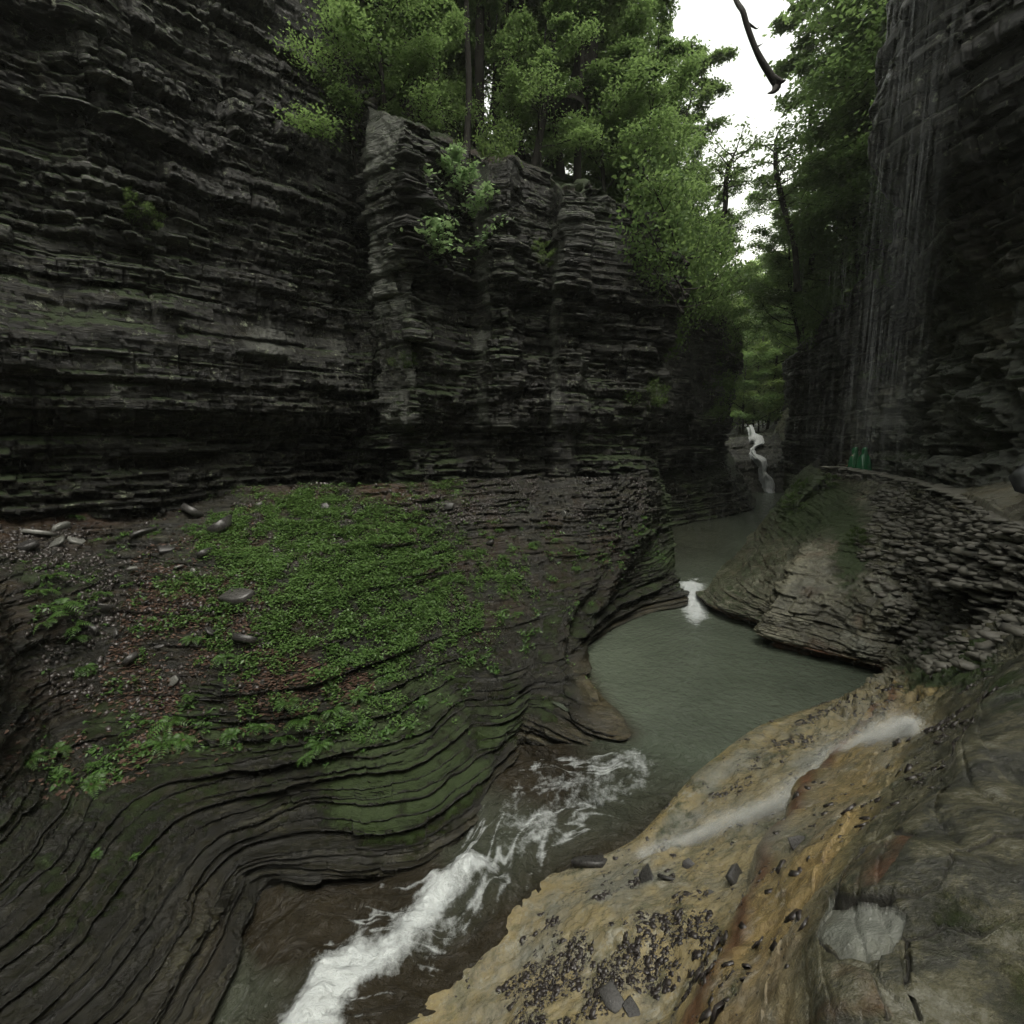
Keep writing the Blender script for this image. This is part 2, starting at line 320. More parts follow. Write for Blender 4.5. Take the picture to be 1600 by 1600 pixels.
def m_bank(B, n, u, px, py, ti, tj, off):
    up = np.clip(n[..., 2], 0, 1); nz = fbm(B, .5, 4, 31)
    green = sstep(1.6, 3.2, ti)
    moss = green*(.25+.6*sstep(.25, .8, up))*np.clip(.48+1.2*nz+.5*fbm(B, 2.2, 3, 34), 0, 1)
    moss *= 1-.6*sstep(6.2, 6.9, ti)
    edge = np.exp(-((tj-15.8)/1.0)**2)*sstep(3.4, 5, ti); moss = np.maximum(moss, edge*.95)
    soil = sstep(4.6, 5.3, ti)*sstep(14.6, 12.4, tj)*sstep(6.95, 6.6, ti)
    moss = moss*(1-.6*sstep(5.5, 3.5, tj)*sstep(5.2, 4.2, ti))
    tan = .12*sstep(.55, .85, up)*sstep(3.4, 2, ti)*sstep(7.5, 9.5, tj)*sstep(13, 12, tj) + .22*sstep(2.6, 1.4, ti)*np.clip(.3+nz, 0, 1)
    rust = .6*sstep(6.6, 6.85, ti)*sstep(8, 5.5, tj)*np.clip(.4+nz*1.6, 0, 1) + .25*soil*np.clip(fbm(B, 1.5, 4, 8)+.1, 0, 1)
    return dict(moss=moss*(1-.5*soil), tan=np.clip(tan, 0, .6), rust=np.clip(rust, 0, 1), wet=sstep(3.5, 1.5, ti)*.9)
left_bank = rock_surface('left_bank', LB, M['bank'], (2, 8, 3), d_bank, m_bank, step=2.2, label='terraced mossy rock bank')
# ---- left cliff: plan line of its foot, shifted in or out at each height
CQ = [(-17.5, -10, 15, 0), (-13.8, 2, 15, 0), (-12.4, 6.5, 15, 0), (-10.6, 9.6, 15, .1), (-9.3, 11.1, 15, 0), (-8.6, 11.3, 15, .2), (-7.3, 13.0, 14.5, 0), (-5.9, 14.6, 13.6, 0), (-5.1, 15.3, 12.6, -.2),
      (-4.6, 15.9, 11, -.6), (-4.2, 16.0, 10, -.6), (-3.9, 15.2, 8.7, 0), (-2.75, 14.5, 7.9, .3), (-2.3, 15.3, 8.1, 0), (-1.2, 16.4, 8.2, 0), (-.7, 15.9, 7.6, .3), (-.2, 15.8, 7.6, .4), (.3, 16.6, 8.1, 0), (1.2, 17.3, 8, -.1), (1.5, 16.8, 7.3, .2), (2.0, 16.9, 7.2, .3),
      (2.4, 17.7, 7.8, 0), (3.6, 18.3, 7.6, .1), (4.9, 18.8, 7.4, .2), (5.6, 19.7, 7.1, .3), (5.6, 21.5, 7.2, 0), (6.2, 24.5, 7.6, 0), (8.6, 29, 8, 0), (11, 32, 8, .2), (13.6, 34.5, 7.6, .2), (15.2, 36.6, 7, .5), (16.3, 39, 6.5, .3), (17.5, 43, 6, 0), (20, 52, 5, 0)]
zr = [(-1.9, .8), (-1.2, .75), (-.6, .75), (.1, .6), (.5, .15), (1.5, 0), (3.2, .15), (5, .0), (6.7, -.05), (1e9, .1)]
Q = np.array(CQ); tang = np.gradient(Q[:, :2], axis=0); tang /= np.linalg.norm(tang, axis=1, keepdims=True)
sm = tang.copy(); sm[1:-1] = (tang[:-2]+2*tang[1:-1]+tang[2:]); sm /= np.linalg.norm(sm, axis=1, keepdims=True)
inn = np.stack([-sm[:, 1], sm[:, 0]], 1)    # into the rock (left of the walking direction)
LC = []
for k in range(len(Q)):
    col = []
    for (zz, back) in zr:
        b = back*(.55 if k > 9 else 1.) - (Q[k, 3]*sstep(2, 5, np.array(zz if zz < 1e8 else 9)))
        top = Q[k, 2]; z = top if zz > 1e8 else zz
        if zz > 4 and zz < 1e8: z = 3.2+(top-3.2)*{5: .33, 6.7: .66}[zz]
        col.append((Q[k, 0]+inn[k, 0]*b, Q[k, 1]+inn[k, 1]*b, z))
    t = col[-1]; bd = np.array([np.interp(k, [0, 6, 10, 24, 29, 33], [-1, -.95, -.5, -.5, -.8, -.95]), np.interp(k, [0, 6, 10, 24, 29, 33], [.1, .2, .86, .86, .5, .1])])
    for (bk, up) in ((.7, .3), (2.0, 1.2), (5, 3.2), (11, 7), (24, 13)): col.append((t[0]+bd[0]*bk+inn[k, 0]*.3, t[1]+bd[1]*bk+inn[k, 1]*.3, t[2]+up))
    LC.append(col)
def d_cliff(A, u, n, ti, tj):
    z = A[..., 2] + .3*fbm(A, .09, 2, 5) + .05*fbm(A, .7, 2, 6)
    o = .22*strat(z, u, TH, 1.3, 1.4, 3, 12) + .14*strat(z, u, MD, 1.2, .8, 13, 10) + .05*strat(z, u, TN, 1., .3, 14, 6)
    rough = np.clip(.75+1.2*fbm(A, .35, 3, 40), .15, 1.4)
    # smooth band low on the left wall and smoother buttress faces
    bandz = np.exp(-((A[..., 2]-2.2)/.35)**2)*sstep(9, 8, tj)
    face = sstep(10.7, 11., tj)*sstep(12.05, 11.85, tj)+sstep(14.0, 14.2, tj)*sstep(15.1, 14.9, tj)+sstep(18.0, 18.2, tj)*sstep(19.1, 18.9, tj); face = face*sstep(3.5, 4.5, ti)
    o = o*(1-.72*face)
    o = o*rough*(1-.85*bandz) + .3*fbm(A, .4, 3, 41) + .07*fbm(A, 2.2, 4, 42)
    o = o + .25*bandz
    top = sstep(9.2, 9.9, ti)
    return (o+.05*fbm(A, 5, 3, 43))*(1-.7*top)+top*.5*fbm(A, .5, 4, 77)
def m_cliff(B, n, u, px, py, ti, tj, off):
    up = np.clip(n[..., 2], 0, 1); nz = fbm(B, .4, 4, 51)
    moss = np.clip(.25*sstep(0, .6, nz)+.75*sstep(.2, .8, up)*sstep(-.4, .3, nz), 0, 1)
    top = sstep(8.9, 9.3, ti); moss = np.maximum(moss, top*np.clip(.5+nz, 0, 1))
    pale = np.clip(sstep(.05, .6, fbm(B, .8, 5, 61))*.9, 0, 1)*sstep(9.5, 8.5, ti)
    face = sstep(10.7, 11., tj)*sstep(12.1, 11.9, tj)+sstep(14.0, 14.2, tj)*sstep(15.1, 14.9, tj)+sstep(18.0, 18.2, tj)*sstep(19.1, 18.9, tj)
    pale = np.clip(pale*.55+.95*face*sstep(-.5, .3, fbm(B, 1.1, 4, 63))*sstep(9.3, 8.8, ti), 0, 1)
    return dict(moss=moss, pale=pale*sstep(2.5, 4.5, ti), rust=top*.5*np.clip(.6+nz, 0, 1), wet=zeros(B)+.3)
left_cliff = rock_surface('left_cliff', LC, M['cliff'], (3, 5, 5), d_cliff, m_cliff, step=2.4, hi=160, lin=True, label='dark layered cliff')

# ---- right bank: profiles from under the water up to the path edge
RB = [
 [(-9, -6, -9), (-9, -5, -7.8), (-7, -5, -6.5), (-5, -5, -5), (-4.5, -5, -4.6), (-3, -5, -3), (-2, -5, -2.2), (-1, -5, -1.7), (1, -5, -1.6), (3.5, -5, -1.5)],
 [(-5.3, .5, -9), (-5, .7, -7.7), (-4, .6, -6.8), (-2.6, .4, -5.8), (-1.4, .1, -4.9), (-.9, -.2, -3.4), (-.5, -.4, -2.3), (-.1, -.5, -1.75), (.8, -.4, -1.62), (4, -1, -1.5)],
 [Zp(595, 1615, -9)]+prof((610, 1600, -7.62), (750, 1600, -6.95), (900, 1600, -6.1), (1060, 1600, -5.2), (1074, 1600, -3.05), (1150, 1600, -2.3), (1250, 1600, -1.8), (1400, 1600, -1.64), (1900, 1560, -1.5)),
 [Zp(742, 1420, -9)]+prof((758, 1408, -7.4), (870, 1430, -6.7), (990, 1450, -5.9), (1130, 1470, -5.0), (1139, 1475, -3.05), (1200, 1490, -2.35), (1262, 1480, -1.85), (1400, 1450, -1.64), (1900, 1380, -1.5)),
 [Zp(885, 1355, -9)]+prof((900, 1350, -7.05), (985, 1345, -6.55), (1080, 1350, -5.85), (1180, 1362, -5.05), (1186, 1362, -3.4), (1240, 1360, -2.55), (1320, 1330, -2.05), (1420, 1280, -1.72), (1900, 1180, -1.5)),
 [Zp(965, 1320, -9)]+prof((985, 1315, -6.8), (1060, 1300, -6.3), (1140, 1292, -5.7), (1224, 1290, -5.05), (1232, 1280, -3.8), (1300, 1262, -3.0), (1380, 1230, -2.4), (1480, 1180, -1.85), (1900, 1060, -1.5)),
 [Zp(1080, 1215, -9)]+prof((1092, 1202, -6.15), (1150, 1203, -5.8), (1210, 1208, -5.4), (1268, 1218, -5.0), (1280, 1208, -4.3), (1350, 1190, -3.7), (1430, 1160, -3.0), (1530, 1100, -2.15), (1850, 985, -1.5)),
 [Zp(1180, 1135, -9)]+prof((1190, 1132, -6.02), (1240, 1128, -5.75), (1290, 1125, -5.35), (1340, 1130, -5.05), (1370, 1120, -4.7), (1420, 1100, -4.2), (1490, 1065, -3.5), (1580, 1015, -2.6), (1820, 925, -1.55)),
 [Zp(1280, 1100, -9)]+prof((1290, 1098, -6.02), (1328, 1085, -5.8), (1366, 1072, -5.5), (1405, 1060, -5.25), (1435, 1045, -4.95), (1475, 1015, -4.5), (1530, 970, -3.8), (1600, 920, -2.95), (1790, 868, -1.6)),
 [Zp(1388, 1066, -9)]+prof((1382, 1062, -6.02), (1390, 1048, -5.75), (1400, 1025, -5.4), (1420, 1000, -5.1), (1437, 980, -4.7), (1475, 940, -4.0), (1520, 905, -3.3), (1568, 872, -2.5), (1608, 840, -1.75)),
 [Zp(1345, 1052, -9)]+prof((1350, 1052, -6.02), (1352, 1030, -5.65), (1352, 1008, -5.3), (1362, 985, -5.0), (1378, 955, -4.5), (1412, 905, -3.8), (1450, 865, -3.1), (1495, 830, -2.4), (1540, 804, -1.7)),
 [Zp(1270, 1036, -9)]+prof((1275, 1036, -6.02), (1278, 1012, -5.65), (1278, 990, -5.35), (1288, 965, -5.0), (1310, 925, -4.4), (1350, 875, -3.65), (1390, 830, -2.9), (1430, 797, -2.3), (1475, 772, -1.65)),
 [Zp(1188, 1014, -9)]+prof((1192, 1013, -6.02), (1190, 990, -5.65), (1192, 972, -5.35), (1205, 948, -4.95), (1232, 900, -4.25), (1270, 850, -3.5), (1310, 810, -2.9), (1350, 775, -2.3), (1395, 752, -1.75)),
 [Zp(1150, 970, -9)]+prof((1192, 985, -5.9), (1195, 972, -5.6), (1198, 958, -5.3), (1205, 935, -4.9), (1228, 885, -4.2), (1262, 835, -3.5), (1295, 798, -2.85), (1325, 768, -2.3), (1350, 742, -1.68)),
 [Zp(1112, 962, -9)]+prof((1112, 960, -6.02), (1110, 942, -5.65), (1122, 927, -5.35), (1155, 915, -5.05), (1190, 872, -4.4), (1228, 820, -3.6), (1258, 785, -2.95), (1282, 755, -2.3), (1310, 735, -1.62)),
 [(7.3, 19.2, -9), (7.2, 19, -5.7), (7.5, 18.9, -5.45), (8.1, 19, -5.2), (9, 19.4, -4.9), (10.1, 20.2, -4.3), (11.3, 21.2, -3.6), (12.5, 22.2, -2.9), (13.5, 23, -2.3), (14.5, 23.8, -1.6)],
 [(11.6, 24.6, -9), (11.6, 24.6, -5.5), (11.8, 24.7, -5.2), (12, 24.8, -4.9), (12.3, 24.9, -4.5), (12.8, 25.1, -4), (13.3, 25.3, -3.4), (13.9, 25.5, -2.8), (14.6, 25.8, -2.1), (15.4, 26.2, -1.6)],
 [(14.8, 29, -9), (14.9, 28.8, -5.5), (15, 28.7, -5.1), (15.2, 28.7, -4.8), (15.4, 28.8, -4.3), (15.7, 29, -3.8), (16, 29.2, -3.2), (16.4, 29.5, -2.6), (17, 29.8, -2), (18, 30.4, -1.5)],
 [(20.7, 35, -9), (20.8, 35, -5.5), (20.9, 35, -5.1), (21, 35, -4.6), (21.2, 35, -4.1), (21.4, 35, -3.5), (21.7, 35, -2.9), (22, 35, -2.2), (22.5, 35, -1.2), (23.5, 35, -.2)],
 [(23.6, 41, -9), (23.7, 41, -5), (23.8, 41, -4.5), (24, 41, -4), (24.2, 41, -3.3), (24.5, 41, -2.6), (24.8, 41, -1.9), (25.2, 41, -1), (25.8, 41, 0), (27, 41, 1)],
 [(25.2, 52, -9), (25.3, 52, -4), (25.4, 52, -3), (25.6, 52, -2), (25.9, 52, -1), (26.2, 52, 0), (26.6, 52, 1), (27, 52, 2), (27.6, 52, 3), (29, 52, 4)],
]
def segd(px, py, pts):
    """distance in photo pixels to a polyline, and the fraction along it: used only to author shapes on the surface"""
    best = np.full(px.shape, 1e9)
    for (x0, y0), (x1, y1) in zip(pts[:-1], pts[1:]):
        dx, dy = x1-x0, y1-y0; t = np.clip(((px-x0)*dx+(py-y0)*dy)/(dx*dx+dy*dy), 0, 1)
        best = np.minimum(best, np.hypot(px-x0-t*dx, py-y0-t*dy))
    return best
def inpoly(px, py, pts):
    r = np.zeros(px.shape, bool); j = len(pts)-1
    for i in range(len(pts)):
        xi, yi = pts[i]; xj, yj = pts[j]
        c = ((yi > py) != (yj > py)) & (px < (xj-xi)*(py-yi)/((yj-yi) or 1e-9)+xi); r ^= c; j = i
    return r
SLAB = [(1290, 1400), (1305, 1392), (1345, 1408), (1405, 1413), (1422, 1428), (1412, 1462), (1400, 1492), (1380, 1500), (1320, 1495), (1312, 1482), (1285, 1460)]
CRK = [[(1302, 1388), (1340, 1392), (1400, 1394), (1440, 1400), (1468, 1388), (1490, 1360), (1492, 1340)], [(1412, 1462), (1424, 1468), (1455, 1460), (1480, 1446)], [(1424, 1468), (1424, 1510), (1420, 1545), (1440, 1600)], [(1282, 1460), (1298, 1478), (1315, 1494), (1380, 1500)],
       [(1300, 1388), (1315, 1340), (1370, 1285), (1420, 1290)], [(1260, 1500), (1330, 1510), (1370, 1540), (1395, 1600)], [(1500, 1330), (1560, 1300), (1640, 1310)], [(1480, 1446), (1540, 1470), (1640, 1440)]]
CK = {}
def crackf(A, px, py):
    w = 0; jx = px+7*fbm(A, 5, 3, 35)+4*fbm(A, 16, 2, 38); jy = py+7*fbm(A, 5, 3, 36)+4*fbm(A, 16, 2, 39)
    for c in CRK: w = np.maximum(w, np.exp(-(segd(jx, jy, c)/3.0)**2)*np.clip(.75+.9*fbm(A, 3.1, 2, 37), .1, 1))
    return w
def d_right(A, u, n, ti, tj):
    z = A[..., 2] + .25*fbm(A, .15, 2, 5) + .12*fbm(A, .5, 2, 6)
    far = sstep(7.2, 9.2, tj)                        # 0 on the worn near slope, 1 on the layered alcove wall
    rub = sstep(5.8, 7.5, tj)*sstep(12.8, 11, tj)*sstep(1.8, 3.2, ti)
    o = far*(.11*strat(z, u, MD, .9, .9, 23, 6) + .05*strat(z, u, TN, 1.0, .4, 24) + .12*fbm(A, .6, 3, 25))
    o += rub*(.28*fbm(A, 1.3, 3, 26)+.14*(1-np.abs(fbm(A, 2.6, 3, 27))*3)+.08*fbm(A, 6, 3, 28))
    # near slope: soft relief, running down the slope
    o += (1-far)*(.12*fbm(A, .8, 3, 30)+.07*fbm(A, 2.2, 4, 29)*sstep(8.2, 7, ti)+.03*fbm(A, 7, 4, 31)*sstep(8.0, 6.5, ti)+.05*np.exp(-((ti-5.15)/.25)**2))
    lip = sstep(8.5, 9.6, tj)*sstep(14.6, 13.5, tj)
    o -= lip*.45*sstep(1.7, 1.2, ti)*sstep(.2, .8, ti)
    o += lip*.12*np.exp(-((ti-2.3)/.4)**2)
    o = o*(far+(1-far)*sstep(.9, 2., ti))
    off = n*np.array([1, 1, .15])*far[..., None]*o[..., None] + n*(1-far)[..., None]*o[..., None]
    px, py, d = proj(A)
    slab = (tj < 6) & (ti > 6.3); k = np.zeros(px.shape)
    k += .012*fbm(A, 9, 3, 33)+.03*fbm(A, 2.3, 3, 34)+.02*strat(A[..., 2]*5+A[..., 0]*.9+A[..., 1]*.7, u, TH, 0, 1, 3, 8)
    CK['c'] = crackf(A, px, py); k -= .028*CK['c']+.03*np.abs(fbm(A, 1.6, 4, 40))
    k -= .07*np.exp(-(segd(px, py, [(1308, 1395), (1350, 1398), (1395, 1400)])/6)**2)
    k += .05*fbm(A, 1.3, 4, 44)+.014*fbm(A, 5.5, 4, 45)
    k -= .025*inpoly(px, py, SLAB)
    k += .03*inpoly(px, py, [(1170, 1600), (1260, 1500), (1330, 1510), (1370, 1540), (1395, 1600)])
    off[..., 2] += k*slab
    return off
def m_right(B, n, u, px, py, ti, tj, off):
    nz = fbm(B, .5, 4, 71); up = np.clip(n[..., 2], 0, 1); far = sstep(7.0, 8.6, tj)
    tan = (1-far)*sstep(8.2, 6.9, ti+.5*nz) * np.clip(.75+.6*nz, 0, 1)
    tan = np.maximum(tan, sstep(12.8, 13.6, tj)*0+sstep(8.6, 9.6, tj)*sstep(14.6, 13.8, tj)*sstep(2.1, 1.6, ti)*.5)
    rust = sstep(8.4, 9.4, tj)*sstep(14.8, 13.5, tj)*sstep(2.05, 1.7, ti)*.8
    rust += sstep(.1, .5, fbm(B, 1.4, 4, 75))*far*.3
    rust += (1-far)*(ti > 6.6)*np.maximum(inpoly(px, py, [(1225, 1600), (1250, 1515), (1330, 1505), (1375, 1545), (1405, 1600)]), .8*inpoly(px, py, [(1300, 1385), (1315, 1340), (1350, 1295), (1420, 1290), (1400, 1350), (1370, 1385)]))*np.clip(.15+1.8*fbm(B, 4, 5, 88), 0, .8)
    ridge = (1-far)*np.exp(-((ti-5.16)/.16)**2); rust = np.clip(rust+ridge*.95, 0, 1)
    green = .8*np.exp(-(((px-1265)/45)**2+((py-790)/40)**2)) + .5*np.exp(-(((px-1330)/25)**2+((py-860)/70)**2)) + .8*np.exp(-(((px-1490)/70)**2+((py-1040)/40)**2))
    moss = np.clip(green*1.3 + .22*sstep(12, 14, tj) + .2*far*sstep(.5, .95, up)+.35*(1-far)*sstep(0, .4, fbm(B, 1.1, 4, 79)), 0, 1)
    pale = (inpoly(px, py, SLAB) & (tj < 6) & (ti > 6.6))*np.clip(.75+.6*fbm(B, 6, 4, 89), .4, 1) + (1-far)*.65*sstep(.05, .5, fbm(B, 1.2, 5, 91))*sstep(6.6, 5.5, ti)
    pale = pale+(1-far)*.18*sstep(5.0, 4.2, ti)*sstep(1.2, 2.2, ti)
    rust = np.clip(rust+(1-far)*.34*sstep(5.25, 5.5, ti)*sstep(6.9, 6.3, ti)*np.clip(.6+nz, 0, 1), 0, 1)
    pale = pale+far*sstep(.1, .6, fbm(B, 1.7, 4, 92))*.5*sstep(12.5, 11, tj)
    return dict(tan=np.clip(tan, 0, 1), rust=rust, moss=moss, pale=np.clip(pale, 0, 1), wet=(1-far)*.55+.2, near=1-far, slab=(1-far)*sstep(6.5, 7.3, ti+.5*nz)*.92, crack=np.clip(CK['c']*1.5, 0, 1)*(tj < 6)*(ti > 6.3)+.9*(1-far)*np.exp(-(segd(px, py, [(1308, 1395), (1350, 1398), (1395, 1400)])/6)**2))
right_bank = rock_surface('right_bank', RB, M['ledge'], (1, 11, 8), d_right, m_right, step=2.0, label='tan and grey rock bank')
# ---- right cliff: foot line B, overhanging upper line O, top height
RC = [((6, -10), (5.5, -10), 16), ((6.2, -4), (5.8, -4), 16), ((6.9, -.5), (6.2, -1), 16), ((8.8, 3.4), (8.6, 3.6), 16), ((10.4, 7), (10.5, 8), 16), ((11.3, 10.2), (11.0, 11), 16), ((12.6, 12.6), (10.6, 12.6), 16), ((13.6, 14.6), (9.95, 14.6), 15.5), ((15, 17.5), (10.7, 16.4), 15),
      ((16.3, 20.5), (13.5, 18.5), 12), ((17.3, 23.2), (15.8, 22.0), 9.0), ((17.9, 26), (17.4, 25.2), 8.2), ((18.4, 29), (18.0, 28.8), 7.2), ((18.8, 32.5), (18.5, 32.3), 6.3), ((19.0, 35.3), (18.7, 35), 5.4), ((19.6, 37.2), (19.4, 37.2), 5), ((22.5, 41), (22.2, 41), 5), ((26, 47), (26, 47), 6), ((31, 60), (31, 60), 8)]
RCC = []
for (b, o_, top) in RC:
    col = []; b = np.array(b); o_ = np.array(o_); dv = b-o_
    for zz, w in ((-2.6, 0), (-1.75, 0), (-1.0, .0), (.1, -.1), (1.4, .05), (2.8, .05), (4.4, .25), (6.2, .6), (8.2, .95), (10.5, 1.0)):
        zt = zz if top > 12 or zz < 1 else .1+(zz-.1)*(top-.6)/11
        p = b+(o_-b)*w; col.append((p[0], p[1], zt))
    col.append((o_[0], o_[1], top))
    for q, up in ((1.5, .6), (4, 2.2), (9, 5.5), (20, 13)): col.append((o_[0]+q*.85, o_[1]+q*.35, top+up))
    RCC.append(col)
def d_rc(A, u, n, ti, tj):
    z = A[..., 2] + .3*fbm(A, .1, 2, 5) + .15*fbm(A, .5, 2, 6)
    low = sstep(6.5, 4.5, ti)*sstep(1.2, 2.4, ti)*sstep(12, 9, tj)
    o = .16*strat(z, u, TH, 1.1, 1.3, 33, 8) + .12*strat(z, u, MD, 1.2, .7, 34, 8)*(.5+np.clip(fbm(A, .5, 3, 35), 0, 1)*1.5) + .3*fbm(A, .4, 3, 36) + .09*fbm(A, 2, 4, 37)
    # nodular bulging rock low on the near wall
    o += low*(.42*(1-2.2*np.abs(fbm(A, .85, 2, 38, zs=1.5)))+.16*(1-2.5*np.abs(fbm(A, 2.3, 2, 39, zs=1.8)))-.2)
    o -= .35*np.exp(-((A[..., 2]+.6-.15*fbm(A, .4, 2, 3))/.35)**2)*sstep(12, 10, tj)*sstep(6, 8, tj)
    return o
def m_rc(B, n, u, px, py, ti, tj, off):
    up = np.clip(n[..., 2], 0, 1); nz = fbm(B, .4, 4, 81); low = sstep(7, 4.5, ti)
    moss = np.clip(.7*sstep(.3, .9, up)*sstep(-.3, .3, nz)+sstep(10, 10.4, ti), 0, 1)
    lown = low*sstep(12.5, 10, tj)
    return dict(moss=moss, pale=lown*(.55+.6*np.clip(.5+nz, 0, 1)), tan=lown*.6*sstep(-.2, .4, fbm(B, .7, 3, 82)), rust=sstep(2.6, 1.6, ti)*.55*sstep(-.2, .3, nz)*sstep(13, 11, tj), wet=zeros(B)+.2)  # light on the low bulging wall put into its colour as pale and tan
right_cliff = rock_surface('right_cliff', RCC, M['cliff'], (3, 12, 4), d_rc, m_rc, step=2.6, hi=160, label='dark overhanging cliff')
# ---- unseen rear cliff, added to block light from behind the viewer
RW = [[(x, y+.12*z, z) for z in (-9, -6, -3, 0, 4, 8, 12, 16)]+[(x, y-6, 20), (x, y-16, 27)] for x, y in ((-26, -9), (-18, -14), (-11, -18), (-4, -17.5), (3, -14), (7, -9))]
rock_surface('rear_light_block', RW, M['cliff'], (-6, 0, 3), lambda A, u, n, ti, tj: .3*strat(A[..., 2], u, TH, 1, 1.5, 3)+.5*fbm(A, .3, 3, 2), lambda B, n, u, px, py, ti, tj, off: dict(moss=sstep(7, 8, ti)+zeros(B)), step=9, hi=60, label='unseen dark cliff added behind the viewer to block light')
# ---- stony path between bank and cliff
OUT = [q[-1] for q in RB]
INN = [(6.2, -6, -1.6), (6.4, -2.2, -1.55), (6.9, .3, -1.5), (7.0, 1.2, -1.5), (7.6, 2.0, -1.5), (8.6, 3.6, -1.5), (9.3, 5, -1.5), (9.8, 6.2, -1.5), (10.6, 8.2, -1.45), (11.3, 10.4, -1.35), (12.2, 12, -1.4), (13.6, 14.8, -1.5), (15.6, 19, -1.6), (16.6, 22, -1.6), (17.2, 24, -1.6), (17.9, 26.4, -1.6), (18.4, 29, -1.5), (20, 33, -1.4), (25, 38, -.2), (29, 46, 1), (32, 54, 4)]
PC = [[tuple(np.array(o_)*(1-w)+np.array(i_)*w + np.array((0, 0, dz-(.72*float(sstep(10.6, 12.6, np.array(float(k_))))*float(sstep(18, 16, np.array(float(k_)))) if w > .1 else 0)))) for w, dz in ((-.06, -.35), (0., -.03), (.05, -.03), (.12, 0), (.35, 0), (.7, .02), (1., .08), (1.25, .5))] for k_, (o_, i_) in enumerate(zip(OUT, INN))]
def d_path(A, u, n, ti, tj):
    off = np.zeros(A.shape); k = .04*fbm(A, 1.4, 4, 3)+.012*fbm(A, 8, 3, 4)+.05*strat(u*.6+fbm(A, .6, 2, 9), u, TH, 0, 1, 3, 14)*sstep(6.5, 5, ti)
    # three shallow steps where the path drops
    k += .10*(sstep(8.9, 8.93, tj)+sstep(9.2, 9.23, tj)+sstep(9.5, 9.53, tj)) - .1*sstep(10, 11.5, tj)*3
    off[..., 2] = k + sstep(6, 7, ti)*.3*np.clip(fbm(A, 1.2, 3, 5), 0, 1); return off
def m_path(B, n, u, px, py, ti, tj, off):
    nz = fbm(B, .8, 4, 3); return dict(tan=.35+.3*nz*0, pale=np.clip(.25+nz*.6, 0, .8), rust=sstep(6, 6.8, ti)*.5, moss=sstep(5.8, 6.8, ti)*.3, wet=zeros(B)+.6)
path = rock_surface('path', PC, M['right'], (9, 9, 50), d_path, m_path, step=2.6, hi=120, label='wet stone path along the cliff')
# ---- bed of the gorge beyond the pools, rising over the far cascade
FB = [[(18, 43, -6.5), (21, 43, -6.4), (24, 43, -6.4), (28, 43, -6)], [(18, 45.2, -5.6), (21, 45.2, -5.4), (24, 45.2, -5.4), (28, 45.2, -4)], [(18, 47.0, -3.6), (21, 46.7, -3.8), (24, 46.7, -3.4), (28, 46.6, -2)],
      [(17, 47.2, -2.6), (21, 47, -2.7), (24.5, 47, -2.3), (28, 47, -1)], [(16, 49, -1.3), (21, 48.6, -1.7), (25, 48.8, -1.2), (29, 49, 0)], [(14, 52, 0), (21, 51, -.3), (26, 52, .2), (30, 52, 2)], [(8, 70, 3), (24, 70, 0), (34, 70, 1), (50, 70, 9)], [(-10, 100, 14), (24, 100, 4), (44, 100, 4), (80, 100, 18)], [(-60, 190, 40), (20, 190, 22), (60, 190, 22), (140, 190, 40)]]
rock_surface('gorge_floor', FB, M['cliff'], (20, 30, 60), lambda A, u, n, ti, tj: .15*strat(A[..., 2]+.2*fbm(A, .4, 2, 1), u, MD, .9, .9, 3, 6)+.3*fbm(A, .5, 4, 2),
             lambda B, n, u, px, py, ti, tj, off: dict(moss=.25+.7*sstep(5, 6, ti), wet=zeros(B)+.5), step=3, hi=60, label='rocky gorge floor above the far cascade')
# wide wooded hillsides left and right, under the trees
HL = [[(-70, y, 45), (-40, y, 26), (-22, y, 15)] for y in (-60, -10, 10)]+[[(-60, 40, 40), (-35, 34, 30), (-8, 30, 16.5)], [(-60, 70, 42), (-25, 60, 30), (6, 52, 13)], [(-60, 130, 52), (-20, 115, 34), (12, 100, 12)]]
HR = [[(26, y, 22), (45, y, 36), (90, y, 50)] for y in (-60, 0, 15)]+[[(32, 34, 18), (50, 38, 30), (90, 40, 48)], [(40, 60, 16), (60, 64, 30), (100, 66, 50)], [(50, 100, 12), (75, 105, 30), (120, 110, 55)]]
for nm, H in (('left_hillside', HL), ('right_hillside', HR)):
    rock_surface(nm, H, M['cliff'], (5, 20, 90), lambda A, u, n, ti, tj: .8*fbm(A, .1, 4, 2), lambda B, n, u, px, py, ti, tj, off: dict(moss=zeros(B)+.9, rust=zeros(B)+.3), step=9, hi=40, label='wooded hillside')

